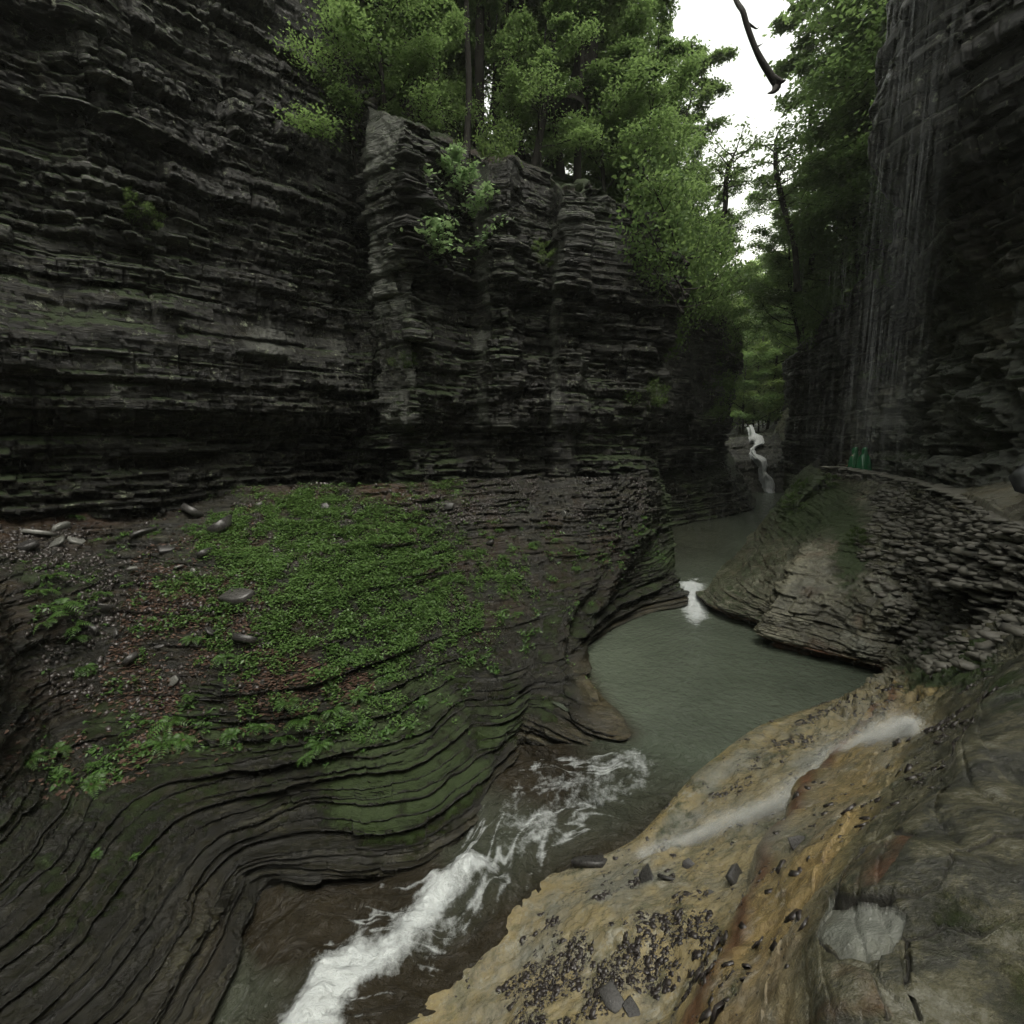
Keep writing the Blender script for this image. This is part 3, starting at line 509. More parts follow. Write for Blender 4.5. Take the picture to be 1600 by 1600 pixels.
# ------------------------------------------------------------------ water
def water_mat():
    t = NT('stream_water'); F = t.uvp('flow', (1, 1, 1)); P = t.pos()
    foam = t.attr('foam'); brown = t.attr('brown'); chop = t.attr('chop')
    n1 = t.noise(P, 2.3, 9, .68, .3); n2 = t.noise(P, 9, 6, .7, .2)
    fm = t.math('MULTIPLY_ADD', n1, .6, t.math('MULTIPLY', n2, .4))
    ff = t.mr(t.math('ADD', fm, t.math('MULTIPLY', foam, .54)), .80, 1.04)
    base = t.mix(t.mr(t.noise(P, .35, 3), .3, .7), (.045, .056, .040), (.075, .09, .066))
    base = t.mix(brown, base, t.mix(t.noise(P, 2.5, 5), (.008, .007, .004), (.030, .024, .014)))
    col = t.mix(ff, base, (.46, .49, .49))
    h = t.math('ADD', t.math('MULTIPLY', t.noise(P, 5.5, 5, .6, .5), t.math('ADD', chop, .12)), t.math('MULTIPLY', t.noise(t.uvp('flow', (1, 1.5, 1)), 3.2, 6, .65, 1.), t.math('MULTIPLY', chop, 1.3)))
    h = t.math('ADD', h, t.math('MULTIPLY', ff, .35))
    return t.done(t.bsdf(col, t.mr(ff, 0, 1, .05, .6), t.bump(h, .75, .14), .5, IOR=1.33))
M['water'] = water_mat()
def foam_mat(name, a, b):
    t = NT(name); n = t.noise(t.uvp('flow', (1, 6, 1)), 3, 6, .7)
    return t.done(t.bsdf(t.mix(t.mr(n, .3, .7), a, b), .35, t.bump(n, .6, .06)))
M['foam'] = foam_mat('falling_white_water', (.2, .22, .22), (.65, .67, .67))
ST = [((20, 44.5), (26, 44.5), -5.0), ((18, 39), (24, 38), -5.25), ((14, 34.5), (19.5, 32), -5.28), ((9, 31), (16, 28), -5.3), ((6.2, 26.5), (13.5, 24.5), -5.3), ((5, 22), (11, 20.8), -5.3), ((5.3, 19.6), (8.8, 19.1), -5.33), ((5.5, 18.75), (8.0, 18.3), -5.37),
      ((5.6, 18.35), (7.9, 17.9), -5.5), ((5.6, 18.05), (7.8, 17.6), -5.8), ((5.3, 17.6), (7.5, 17.1), -5.98), ((3.5, 16.4), (8.6, 15.5), -6), ((.9, 14), (11, 13.2), -6), ((.4, 12), (11, 11.2), -6), ((1.1, 10.6), (8.6, 9.4), -6), ((1.9, 9.95), (6.0, 8.2), -6.02),
      ((1.5, 9.85), (4.6, 7.3), -6.25), ((.7, 10.1), (3.6, 6.6), -6.65), ((-.2, 10.8), (2.8, 6.0), -6.95), ((-1.0, 10.4), (1.9, 5.8), -7.05), ((-1.7, 9.2), (1.2, 5.6), -7.12), ((-2.0, 8.6), (.6, 5.4), -7.18), ((-2.5, 8.4), (.0, 5.1), -7.32), ((-3.3, 8.5), (-.7, 4.8), -7.46), ((-4.4, 8.4), (-1.6, 4.3), -7.55), ((-5.2, 6.8), (-2.8, 3.4), -7.62), ((-6, 5), (-4, 2), -7.68), ((-8.6, 1.5), (-5, -.5), -7.75), ((-14, -8), (-8, -9), -7.9)]
SC = [[tuple(np.array((*L, z))*(1-w)+np.array((*R_, z))*w) for w in (0, .2, .4, .6, .8, 1)] for L, R_, z in ST]
A, ti, tj = surf(SC, 2.6, 260)
ti = ti[:, None]+0*A[..., 0]; tj = tj[None, :]+0*A[..., 0]
px, py, dd = proj(A)
du = np.concatenate([[0*A[0, :, 0]], np.cumsum(np.linalg.norm(np.diff(A.mean(1), axis=0), axis=-1))[:, None]+0*A[1:, :, 0]])
dv = arclen(A)
flow = np.stack([du, dv, 0*du], -1)
rap = sstep(15.2, 16.6, ti); pool = sstep(10.5, 12.5, ti)*sstep(15.6, 14.2, ti)
FW = np.stack([du*1.0, dv*1.25, 0*du], -1)
k = rap*(.11*fbm(FW, 1.5, 5, 2)+.10*(1-2*np.abs(fbm(FW, 1.2, 4, 3)))) + .022*fbm(A, 2.6, 4, 4)*(1-.5*rap)
lane = np.exp(-(segd(px, py, [(985, 1205), (905, 1245), (830, 1290), (790, 1330)])/85)**2)*.7
lane = np.maximum(lane, 1.12*np.exp(-(segd(px+40*fbm(A, 1.2, 3, 65), py, [(750, 1372), (690, 1392), (655, 1440), (590, 1500), (520, 1560), (490, 1620)])/(40+(py-1370)*.12))**2))
lane = np.maximum(lane, .55*np.exp(-(segd(px, py, [(740, 1400), (610, 1500), (480, 1590)])/110)**2))
lane = np.maximum(lane, .55*np.exp(-(segd(px, py, [(1010, 1175), (1060, 1185), (980, 1230)])/28)**2))
fall = np.exp(-(segd(px, py, [(1080, 912), (1084, 935), (1088, 955)])/27)**2); riff = .62*np.exp(-(segd(px, py, [(1070, 885), (1120, 890), (1085, 905)])/22)**2)
FS = np.stack([du*.55+.5*fbm(A, .8, 2, 61), dv*2.6+.6*fbm(A, 1.1, 2, 62), 0*du], -1); strk = np.clip(1-3.2*np.abs(fbm(FS, 1.0, 3, 63)), 0, 1)**2*rap
nearl = np.exp(-(segd(px, py, [(960, 1200), (880, 1260), (780, 1340), (700, 1400), (560, 1520), (470, 1600)])/115)**2)
foam = np.maximum(lane*(.9+.5*fbm(A, 1.6, 4, 64)), .92*strk*nearl)*sstep(15, 16, ti); foam = np.maximum(foam, 1.1*fall*sstep(6.9, 7.4, ti)*sstep(12.2, 11, ti)); foam = np.maximum(foam, riff*sstep(6, 6.6, ti)); foam = np.maximum(foam, .5*pool*np.exp(-(segd(px, py, [(1090, 960), (1140, 985)])/55)**2))
k += .09*lane*rap*(1+fbm(FW, 3, 3, 8))
step_ = .16*np.exp(-(segd(px, py, [(735, 1372), (770, 1400)])/26)**2)
A[..., 2] += k+step_*rap + fall*.05*fbm(FW, 4, 3, 9)
brown = np.clip(np.exp(-(segd(px, py, [(400, 1420), (440, 1470), (560, 1420), (640, 1390)])/55)**2)+np.exp(-(segd(px, py, [(810, 1190), (850, 1210)])/60)**2)+.8*np.exp(-(segd(px, py, [(900, 1040), (950, 1110), (985, 1145)])/16)**2)+.9*rap*sstep(.1, .5, tj/5-.35)+.55*sstep(10, 7, ti)*np.exp(-(segd(px, py, [(1060, 850), (1100, 840)])/50)**2)+.5*rap, 0, 1)
grid_obj('stream', A, M['water'], dict(foam=foam, brown=brown, chop=np.clip(.65+rap*.9+.5*fall, 0, 1), flow=flow), smooth=True, flip=True)['kind'] = 'structure'
# far cascade, narrow and white, stepping down its rock
CAS = [(1173, 664, 9, 52), (1177, 676, 9, 51), (1184, 683, 24, 50.3), (1186, 692, 20, 49.8), (1179, 699, 6, 49), (1178, 708, 9, 48.2), (1183, 713, 20, 47.8), (1190, 718, 24, 47.3), (1194, 728, 13, 47), (1194, 738, 9, 46.8), (1197, 746, 17, 46.6), (1201, 757, 20, 46.4), (1202, 766, 18, 46.2), (1206, 773, 14, 45.8), (1216, 779, 22, 45), (1226, 786, 30, 43.6)]
rows = []
for (x, y, w, Y) in CAS:
    rows.append([Yp(x+w*(q-.5)*.8, y, Y-.7-(.25 if 0 < q < 1 else 0)) for q in (0, .3, .6, 1)])
A = pchip(np.array(rows), np.linspace(0, len(rows)-1, 90)); A = np.swapaxes(pchip(np.swapaxes(A, 0, 1), np.linspace(0, 3, 16)), 0, 1)
A[..., 1] += .15*fbm(A, 2.5, 3, 5); A[..., 0] += .16*fbm(A, .9, 3, 6)+.14*fbm(A, 3, 3, 7)*(np.linspace(-1, 1, 16)[None, :])
fl = np.stack([np.linspace(0, 8, 90)[:, None]+0*A[..., 0], np.linspace(0, 1.5, 16)[None]+0*A[..., 0], 0*A[..., 0]], -1)
B = np.concatenate([A, A[:, ::-1]+np.array([0, .5, -.2])], 1)
grid_obj('cascade', B, M['foam'], dict(flow=np.concatenate([fl, fl[:, ::-1]], 1)))['kind'] = 'structure'

# ------------------------------------------------------------------ vegetation
def leaf_mat(name, a, b, tl=.55, rough=.45):
    t = NT(name); o = t.n('ShaderNodeObjectInfo'); r = t.n('ShaderNodeNewGeometry')
    n = t.noise(t.pos(), .9, 3, .6); f = t.math('ADD', t.math('MULTIPLY', r.outputs['Random Per Island'], .7), t.math('MULTIPLY', t.math('ADD', o.outputs['Random'], n), .22))
    c = t.mix(f, a, b)
    p = t.bsdf(c, rough, None, .35); tr = t.n('ShaderNodeBsdfTranslucent'); t.put(tr.inputs[0], t.mix(.4, c, (.20, .28, .07)))
    ms = t.n('ShaderNodeMixShader'); ms.inputs[0].default_value = tl
    t.t.links.new(p.outputs[0], ms.inputs[1]); t.t.links.new(tr.outputs[0], ms.inputs[2]); return t.done(ms)
def bark_mat(name, a, b):
    t = NT(name); P = t.pos((9, 9, 1.6)); n = t.noise(P, 1.5, 6, .7)
    return t.done(t.bsdf(t.mix(n, a, b), .8, t.bump(n, .8, .05), .3))
M['leaf'] = leaf_mat('broad_leaf', (.055, .10, .035), (.13, .20, .075)); M['leaf_bright'] = leaf_mat('young_leaf', (.085, .16, .055), (.19, .29, .11))
M['leaf_pale'] = leaf_mat('pale_wet_leaf', (.20, .32, .15), (.38, .52, .29), .3, .3); M['needle'] = leaf_mat('hemlock_needles', (.03, .055, .034), (.07, .105, .06), .35)
M['clover'] = leaf_mat('ground_plant', (.035, .075, .018), (.095, .17, .045), .3); M['fern'] = leaf_mat('fern_leaf', (.03, .075, .016), (.085, .165, .04), .35)
M['litter'] = leaf_mat('dead_leaf', (.025, .013, .009), (.105, .065, .048), .1, .5)
M['bark'] = bark_mat('dark_bark', (.006, .005, .004), (.026, .022, .018)); M['bark_pale'] = bark_mat('grey_bark', (.03, .028, .024), (.10, .095, .08))
def tube(P, R, k=6):
    P = np.asarray(P, float); R = np.asarray(R, float); T = np.gradient(P, axis=0); T /= np.linalg.norm(T, axis=1, keepdims=True)+1e-9
    a = np.cross(T, [0.3, .2, 1.]); bad = np.linalg.norm(a, axis=1) < .2; a[bad] = np.cross(T[bad], [1., 0, 0]); a /= np.linalg.norm(a, axis=1, keepdims=True); b = np.cross(T, a)
    th = np.arange(k)/k*2*math.pi
    V = P[:, None]+R[:, None, None]*(np.cos(th)[None, :, None]*a[:, None]+np.sin(th)[None, :, None]*b[:, None])
    n = len(P); i = np.arange(n-1)[:, None]*k; j = np.arange(k)[None]; j2 = (j+1) % k
    return V.reshape(-1, 3), np.stack([i+j, i+j2, i+k+j2, i+k+j], -1).reshape(-1, 4)
def join(parts):
    V = []; F = []; o = 0
    for v, f in parts: V.append(v); F.append(f+o); o += len(v)
    return np.concatenate(V), np.concatenate(F)
def leaves(C, s, rg, flat=.55, droop=.3, asp=.5, nrm=None):
    """one folded leaf of 2 quads-worth (a diamond) per centre; C: (n,3), s: sizes"""
    n = len(C); th = rg.random(n)*2*math.pi
    ax = np.stack([np.cos(th), np.sin(th), -droop+rg.normal(0, .35, n)*(1-flat)-0*th], 1); ax /= np.linalg.norm(ax, axis=1, keepdims=True)
    up = (np.array([0, 0, 1.]) if nrm is None else nrm)+rg.normal(0, 1-flat, (n, 3)); sd = np.cross(ax, up); sd /= np.linalg.norm(sd, axis=1, keepdims=True)+1e-9
    s = (s*(.6+.8*rg.random(n)))[:, None]
    nn = np.cross(sd, ax)
    V = np.stack([C-ax*s*.5, C+sd*s*asp*.5-ax*s*.05-nn*s*.1, C+ax*s*.5-np.array([0, 0, .15])*s, C-sd*s*asp*.5-ax*s*.05-nn*s*.1], 1)
    return V.reshape(-1, 3), np.arange(n*4).reshape(n, 4)
def wander(p0, d, L, n, rg, wob=.12, up=0.):
    P = [np.array(p0, float)]; d = np.array(d, float); d /= np.linalg.norm(d)
    for _ in range(n):
        d = d+rg.normal(0, wob, 3)+np.array([0, 0, up]); d /= np.linalg.norm(d); P.append(P[-1]+d*L/n)
    return np.array(P)
def tree_proto(seed, H=10, r=.14, lean=(0, 0), first=.25, nl=22, Ll=2.6, leaf=.13, per=26, nleaf=9000, kind='broad', limb_up=.25):
    rg = np.random.default_rng(seed); T = [];
    tr = wander((0, 0, -.8), (lean[0], lean[1], 1), H+.8, 14, rg, .035); rr = r*(1-np.linspace(0, 1, 15)**1.3*.85); rr[0] *= 1.5; rr[1] *= 1.15
    T.append(tube(tr, rr, 8)); anchors = []
    for q in range(nl):
        f = first+(1-first)*((q+.5*rg.random())/nl)**.9; i = f*14; i0 = min(int(i), 13); p = tr[i0]*(1-(i-i0))+tr[i0+1]*(i-i0)
        az = q*2.4+rg.random()*1.2; ll = Ll*(1.05-f*.65 if kind == 'broad' else 1.15-f)*(.7+.6*rg.random())
        if kind == 'broad': dirv = (math.cos(az), math.sin(az), limb_up+.5*f*rg.random())
        else: dirv = (math.cos(az), math.sin(az), -.05)
        lp = wander(p, dirv, ll, 7, rg, .13, .02 if kind == 'broad' else -.05); T.append(tube(lp, np.linspace(rr[i0]*.35+.008, .008, 8), 4))
        for s_ in range(2, 8):
            anchors.append((lp[s_], ll*.16))
            if s_ > 2 and kind == 'broad' or s_ > 1 and kind != 'broad':
                for sg in (-1, 1):
                    d = lp[s_]-lp[s_-1]; sd = np.array([-d[1], d[0], d[2]*.4+rg.normal(0, .02)])*sg+d*.7
                    tw = wander(lp[s_], sd, ll*.34*(1.2-s_/9), 3, rg, .15, -.02); T.append(tube(tw, np.linspace(.010, .004, 4), 3))
                    for a_ in (1, 2, 3): anchors.append((tw[a_], ll*.10))
    A_ = np.array([a[0] for a in anchors]); W = np.array([a[1] for a in anchors]); keep = rg.random(len(A_)) < .8; A_ = A_[keep]; W = W[keep]
    idx = rg.integers(0, len(A_), nleaf); sp_ = rg.normal(0, 1, (nleaf, 3))*W[idx][:, None]*np.array([1, 1, .38 if kind == 'broad' else .28])
    if kind != 'broad': sp_[:, 2] -= np.abs(rg.normal(0, 1, nleaf))*W[idx]*.5
    lv = leaves(A_[idx]+sp_, np.full(nleaf, leaf), rg, .62 if kind == 'broad' else .5, .25, .55 if kind == 'broad' else .22)
    return join(T), lv
def make_mesh(name, vf, mat):
    o = mesh_obj(name, vf[0], vf[1], mat); me = o.data; bpy.data.objects.remove(o); return me
PROTO = {}
def proto(key, leafmat='leaf', bark='bark', **k):
    tv, lv = tree_proto(**k); PROTO[key] = (make_mesh('trunk', tv, M[bark]), make_mesh('crown', lv, M[leafmat]))
M['leaf_far'] = leaf_mat('glow_tinted_leaf', (.17, .26, .08), (.32, .43, .15), .55)  # glow of the open far gap painted in as a brighter leaf colour
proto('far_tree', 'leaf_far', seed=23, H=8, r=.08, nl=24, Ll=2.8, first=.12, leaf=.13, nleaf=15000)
proto('maple', seed=1, H=9, r=.13, nl=24, Ll=3.0, leaf=.17, nleaf=13000)
proto('maple2', seed=2, H=11, r=.16, nl=26, Ll=3.3, first=.35, leaf=.17, nleaf=18000, lean=(.12, 0))
proto('young', 'leaf_bright', seed=3, H=6.5, r=.07, nl=22, Ll=2.7, first=.1, leaf=.12, nleaf=18000)
proto('young2', 'leaf_bright', seed=4, H=8, r=.08, nl=24, Ll=2.8, first=.15, leaf=.12, nleaf=19000, lean=(-.1, .05))
proto('hemlock', 'needle', seed=5, H=14, r=.2, nl=60, Ll=3.4, first=.18, leaf=.13, nleaf=26000, kind='needle')
proto('hemlock2', 'needle', 'bark_pale', seed=6, H=17, r=.24, nl=60, Ll=3.6, first=.4, leaf=.14, nleaf=26000, kind='needle')
proto('tall', 'leaf', seed=8, H=15, r=.2, nl=22, Ll=3.6, first=.55, leaf=.2, nleaf=20000, lean=(.05, -.05))
proto('shrub', 'leaf', seed=9, H=2.2, r=.03, nl=18, Ll=1.5, first=.05, leaf=.12, nleaf=3600)
proto('pale_shrub', 'leaf_pale', seed=10, H=1.0, r=.02, nl=24, Ll=1.0, first=.05, leaf=.085, nleaf=4600, limb_up=-.05)
proto('bright_shrub', 'leaf_bright', seed=19, H=2.0, r=.03, nl=22, Ll=1.7, first=.05, leaf=.085, nleaf=9500)
def place(kind, key, x, y, z, s, rz, label, cat, group=None, tilt=(0, 0)):
    r = empty(kind, (x, y, z), rz); r.scale = (s, s, s); r.rotation_euler[0], r.rotation_euler[1] = tilt; tag(r, label, cat, group)
    for nm, me in zip(('trunk' if 'shrub' not in kind else 'stem', 'crown' if 'shrub' not in kind else 'foliage'), PROTO[key]):
        c = bpy.data.objects.new(nm, me); COL.objects.link(c); c.parent = r
    return r
from mathutils.bvhtree import BVHTree
GR = {}
dg = bpy.context.evaluated_depsgraph_get()
for o in list(COL.objects):
    if o.type == 'MESH' and o.name in ('left_cliff', 'right_cliff', 'left_hillside', 'right_hillside', 'gorge_floor', 'left_bank', 'right_bank', 'path'): GR[o.name] = BVHTree.FromObject(o, dg)
from mathutils import Vector
def gz(x, y, names=('left_cliff', 'right_cliff', 'left_hillside', 'right_hillside', 'gorge_floor', 'rear_light_block'), top=80):
    best = None
    for n_ in names:
        if n_ not in GR: continue
        h = GR[n_].ray_cast(Vector((x, y, top)), Vector((0, 0, -1)))
        if h[0] is not None and (best is None or h[0].z > best): best = h[0].z
    return best
def hit(px, py, names):
    """the real surface point seen at a place in the photograph"""
    a, y, w = ray(px, py); d = Vector((a, y, w)).normalized(); best = None
    for n_ in names:
        h = GR[n_].ray_cast(Vector((0, 0, 0)), d)
        if h[0] is not None and (best is None or h[3] < best[3]): best = h
    return best
HOW = {'far_tree': ('glow_tinted_tree', 'broadleaf tree'), 'maple': ('maple_tree', 'broadleaf tree'), 'maple2': ('maple_tree', 'broadleaf tree'), 'young': ('young_tree', 'young tree'), 'young2': ('young_tree', 'young tree'), 'hemlock': ('hemlock_tree', 'conifer'), 'hemlock2': ('hemlock_tree', 'conifer'), 'tall': ('tall_tree', 'broadleaf tree')}
LBL = {'glow_tinted_tree': 'yellow green tree with misty glow painted into its leaves', 'maple_tree': 'spreading mid green broadleaf tree', 'young_tree': 'slender light green young tree', 'hemlock_tree': 'dark drooping hemlock', 'tall_tree': 'tall bare stemmed broadleaf tree'}
rt = random.Random(5)
def wood(spec, where, group, lean=None):
    n = 0
    for key, x, y, s in spec:
        z = gz(x, y)
        if z is None: continue
        kind, cat = HOW[key]; n += 1
        place(kind, key, x, y, z-.1, s, rt.random()*6.28, f'{LBL[kind]} {where}', cat, f'{kind.replace("_", " ")}s {group}', (rt.uniform(-.08, .08), rt.uniform(-.08, .08)) if lean is None else (0, lean+rt.uniform(-.08, .08)))
        if lean is not None: COL.objects[-1].parent.rotation_euler[2] = rt.uniform(-.5, .5)
EDGE = [(q[0], q[1]) for q in CQ]
sp_ = []
# fringe right behind the lip of the left cliff
for t_, key, back, s in [(11, 'young', 1.2, .75), (12.2, 'young2', 1.8, .9), (13.2, 'young', 1.6, .6), (14.3, 'tall', 2.2, .7), (15.5, 'tall', 2.0, .6), (17, 'young2', 2.6, .7), (18.5, 'tall', 1.6, .65), (20, 'young2', 2, .7), (21.5, 'tall', 1.4, .7),
                         (22.6, 'young2', 1.8, 1.), (23.5, 'young', 1.2, .9), (24.4, 'young2', 2.2, 1.1), (25.4, 'young', 1.6, 1.), (26.2, 'young2', 1.5, 1.1), (26.8, 'maple', 2.5, .8), (27.4, 'young', 1.2, 1.), (28, 'young2', 1.5, 1.), (28.6, 'maple', 2.5, .8), (29.3, 'young', 1.2, 1.), (30.1, 'young2', 1.4, 1.1), (31, 'young', 1.2, 1.2)]:
    i = int(t_); w = t_-i; p = np.array(EDGE[i])*(1-w)+np.array(EDGE[min(i+1, len(EDGE)-1)])*w
    bd = np.array([np.interp(t_, [0, 6, 10, 24, 29, 33], [-1, -.95, -.5, -.5, -.8, -.95]), np.interp(t_, [0, 6, 10, 24, 29, 33], [.1, .2, .86, .86, .5, .1])]); p = p+bd*back
    sp_.append((key, p[0], p[1], s))
wood(sp_, 'leaning out along the lip of the left cliff', 'on the cliff lip')
sp_ = []
for row, (back, n_, keys, s0) in enumerate([(4, 15, ('tall', 'young2', 'tall', 'tall'), .9), (7, 14, ('maple2', 'tall', 'young2', 'maple'), 1.), (11, 14, ('tall', 'maple2', 'tall', 'hemlock2'), 1.05), (16, 13, ('hemlock2', 'maple2', 'young2', 'tall'), 1.15), (23, 12, ('tall', 'hemlock2', 'maple2'), 1.3)]):
    for q in range(n_):
        t_ = 9+(q+rt.random()*.8)/n_*21; i = int(t_); w = t_-i; p = np.array(EDGE[i])*(1-w)+np.array(EDGE[min(i+1, len(EDGE)-1)])*w
        bd = np.array([np.interp(t_, [0, 6, 10, 24, 29, 33], [-1, -.95, -.5, -.5, -.8, -.95]), np.interp(t_, [0, 6, 10, 24, 29, 33], [.1, .2, .86, .86, .5, .1])]); p = p+bd*(back+rt.uniform(-1.2, 1.2))
        sp_.append((rt.choice(keys), p[0], p[1], s0*rt.uniform(.85, 1.15)))
wood(sp_, 'in the wood on the slope above the left cliff', 'in the wood above the left cliff')
# unseen trees added above the near left wall and behind the camera to block sky
sp_ = [(rt.choice(('maple2', 'hemlock', 'tall')), -17+rt.uniform(-5, 1), y, rt.uniform(.9, 1.2)) for y in (-8, -4, 0, 3, 6, 9, 12)]
sp_ += [('maple2', x, -27+abs(x+5)*.2, .9) for x in (-14, -9, 4)]
GR['rear_light_block'] = BVHTree.FromObject(bpy.data.objects['rear_light_block'], dg)
wood(sp_, 'added out of view high above the near left wall to block sky', 'above the near left wall')
# right side: over the lower part of the right cliff, leaning left over the gorge
sp_ = [('young2', 19.6, 23.4, 2.), ('young', 19.0, 25.4, 2.1), ('maple', 20.6, 25.2, 1.75), ('young2', 20.4, 27.6, 2.), ('maple', 21.2, 29.5, 1.7), ('young', 18.2, 24.6, 1.4), ('young', 18.6, 26.5, 1.4), ('young2', 19.3, 27.5, 1.4), ('young2', 19.2, 29.5, 1.4), ('young', 19.4, 31.5, 1.3), ('young', 19.5, 33.5, 1.4), ('young', 19.8, 36.0, 1.), ('young2', 21, 38, 1.4), ('young2', 22.5, 31, 1.6), ('young2', 24, 36, .8), ('young', 22.5, 34, 1.4), ('young', 23.5, 40, 1.4), ('young2', 24, 43, 1.4), ('young', 28, 48, 1.4), ('young2', 20.5, 24.5, 1.55), ('young2', 22, 27, 1.6), ('young', 21.5, 41.5, 1.3), ('young2', 25, 29, 1.4), ('young', 18.5, 28.3, 1.), ('young2', 19.0, 34.8, 1.3)]
wood(sp_, 'on top of the far part of the right cliff', 'above the right cliff', -.2)
# far end of the gorge
sp_ = []
for y, n_, x0, x1 in ((50, 7, 16, 33), (54, 7, 16, 36), (60, 8, 16, 40), (68, 8, 16, 48), (80, 8, 12, 60), (95, 9, 10, 75)):
    for q in range(n_): 
        x = x0+(x1-x0)*(q+rt.random())/n_; yy = y+rt.uniform(-2, 2)
        if yy < 57 and abs(x/yy-.46) < .075: continue
        sp_.append((rt.choice(('far_tree', 'young2', 'far_tree', 'far_tree')), x, yy, (1.05+.007*(y-50))*rt.uniform(.85, 1.15)))
for k_, x, y, s_ in (('far_tree', 27.3, 59, 1.9), ('far_tree', 30, 61, 2.2), ('maple', 33, 63, 1.8), ('far_tree', 31, 68, 2.6), ('far_tree', 35.5, 70, 2.4), ('young', 38, 75, 2.8), ('far_tree', 29, 66, 2.5), ('maple', 36, 66, 2.), ('young', 34, 80, 3.), ('maple', 44, 85, 2.6), ('young2', 25.5, 57, 1.5), ('maple', 50, 100, 3.), ('maple', 60, 105, 3.)): sp_.append((k_, x, y, s_))
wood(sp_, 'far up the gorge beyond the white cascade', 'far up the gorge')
# the pale dripping bush on the buttress and smaller plants rooted in the rock
def rooted(kind, key, px, py, s, label, cat, names=('left_cliff', 'left_bank'), group=None, out=-.05, squash=1.):
    h = hit(px, py, names)
    if h is None: return
    p = h[0]+h[1]*out; r = place(kind, key, p.x, p.y, p.z, s, rt.random()*6, label, cat, group); r.scale[2] *= squash
    n = h[1]; r.rotation_euler = (Vector((n.x*.8, n.y*.8, .55))).to_track_quat('Z', 'Y').to_euler(); return r
rooted('pale_shrub', 'pale_shrub', 705, 375, 1.75, 'pale wet green bush growing out of the cliff face', 'bush', out=.35)
SH = [(715, 205, .8, 'left_cliff', 'dark green shrub on the ledge above the pale bush'), (760, 250, .6, 'left_cliff', 'small dark shrub on the ledge right of the cliff buttress'), (1012, 628, .5, 'left_cliff', 'small bright shrub low on the corner of the left cliff'), (632, 568, .22, 'left_cliff', 'low tuft of green on the seam below the buttress'),
      (850, 405, .3, 'left_cliff', 'small green tuft right of the pale bush'), (600, 60, 1., 'left_cliff', 'shrub hanging over the top of the cliff recess'), (640, 110, .9, 'left_cliff', 'shrub at the head of the pale buttress'), (500, 140, .3, 'left_cliff', 'tiny shrub on the dark recess edge'),
      (1400, 560, .35, 'right_cliff', 'small green shrub on the right cliff above the path'), (1378, 590, .45, 'right_cliff', 'bright green shrub on the right cliff left of the pale bulging rock'), (1385, 440, .4, 'right_cliff', 'shrub on the shoulder of the right cliff under the overhang'),
      (1265, 775, .42, 'right_bank', 'bright green bush at the top of the right bank prow'), (1290, 765, .32, 'right_bank', 'small leafy bush beside the capstones of the wall'), (1240, 800, .35, 'right_bank', 'mossy bush on the edge of the right bank prow'), (1340, 850, .22, 'right_bank', 'weed growing on the slope below the stone wall'),
      (230, 345, .22, 'left_cliff', 'green weed high on the dark left wall'), (215, 325, .2, 'left_cliff', 'upper weed of the pair high on the dark left wall'), (1105, 600, .5, 'left_cliff', 'leafy shrub on the dark far part of the left cliff'), (1135, 560, .8, 'left_cliff', 'drooping shrub at the far end of the left cliff'), (1100, 500, .8, 'left_cliff', 'shrub hanging on the far corner of the left cliff'), (1120, 655, .5, 'left_cliff', 'low leafy shrub left of the far cascade')]
for (px_, py_, s_, nm, lb) in SH: rooted('green_shrub', 'shrub', px_, py_, s_, lb, 'shrub', (nm,))
def vines(pts, key, names, lb, group):
    for x, y, s_ in pts: rooted('overhanging_shrub', key, x+rt.uniform(-6, 6), y+rt.uniform(-6, 6), s_*1.5*rt.uniform(.85, 1.15), lb, 'shrub', names, group, out=.4)
vines([(1048, 385, 1.2), (1062, 430, 1.2), (1085, 455, 1.3), (1058, 470, 1.), (1100, 420, 1.2), (1105, 475, 1.3), (1125, 505, 1.2), (1140, 540, 1.1), (1090, 515, 1.), (1125, 450, 1.2), (1145, 485, 1.2), (1070, 400, 1.2), (1150, 430, 1.2), (1115, 610, .7), (1120, 640, .5)], 'bright_shrub', ('left_cliff',), 'bright shrub draped over the far shoulder of the left cliff', 'shrubs on the far left cliff')
vines([(1372, 410, .9), (1355, 425, 1.1), (1330, 445, 1.2), (1305, 465, 1.2), (1285, 485, 1.2), (1262, 500, 1.2), (1245, 515, 1.1), (1230, 530, 1.), (1215, 550, .9), (1208, 580, .8), (1340, 470, .6), (1300, 490, .8)], 'bright_shrub', ('right_cliff',), 'leafy shrub hanging over the sloping rim of the right cliff', 'shrubs on the right cliff rim')
# dead branch hanging into the sky gap
def pathtube(pts, Y, R, k=8):
    P = np.array([Yp(x, y, Y+dy) for x, y, dy in pts]); P = pchip(P, np.linspace(0, len(P)-1, len(P)*5)); return tube(P, pchip(np.array(R), np.linspace(0, len(R)-1, len(P))), k)
o = mesh_obj('dead_branch', *join([pathtube([(1130, -60, .5), (1150, 0, .2), (1163, 25, 0), (1178, 70, 0), (1190, 95, 0), (1207, 122, 0), (1214, 133, 0), (1208, 143, -.1), (1200, 146, -.2)], 11, [.05, .045, .05, .05, .06, .07, .085, .04, .012]),
    pathtube([(1206, 120, 0), (1222, 127, -.1), (1228, 125, -.2)], 11, [.06, .035, .008]), pathtube([(1166, 35, 0), (1180, 44, .1), (1186, 43, .2)], 11, [.03, .015, .004]), pathtube([(1180, 75, 0), (1192, 68, .2)], 11, [.025, .004])]), M['bark'])
tag(o, 'bare dark dead branch hanging against the white sky', 'branch')
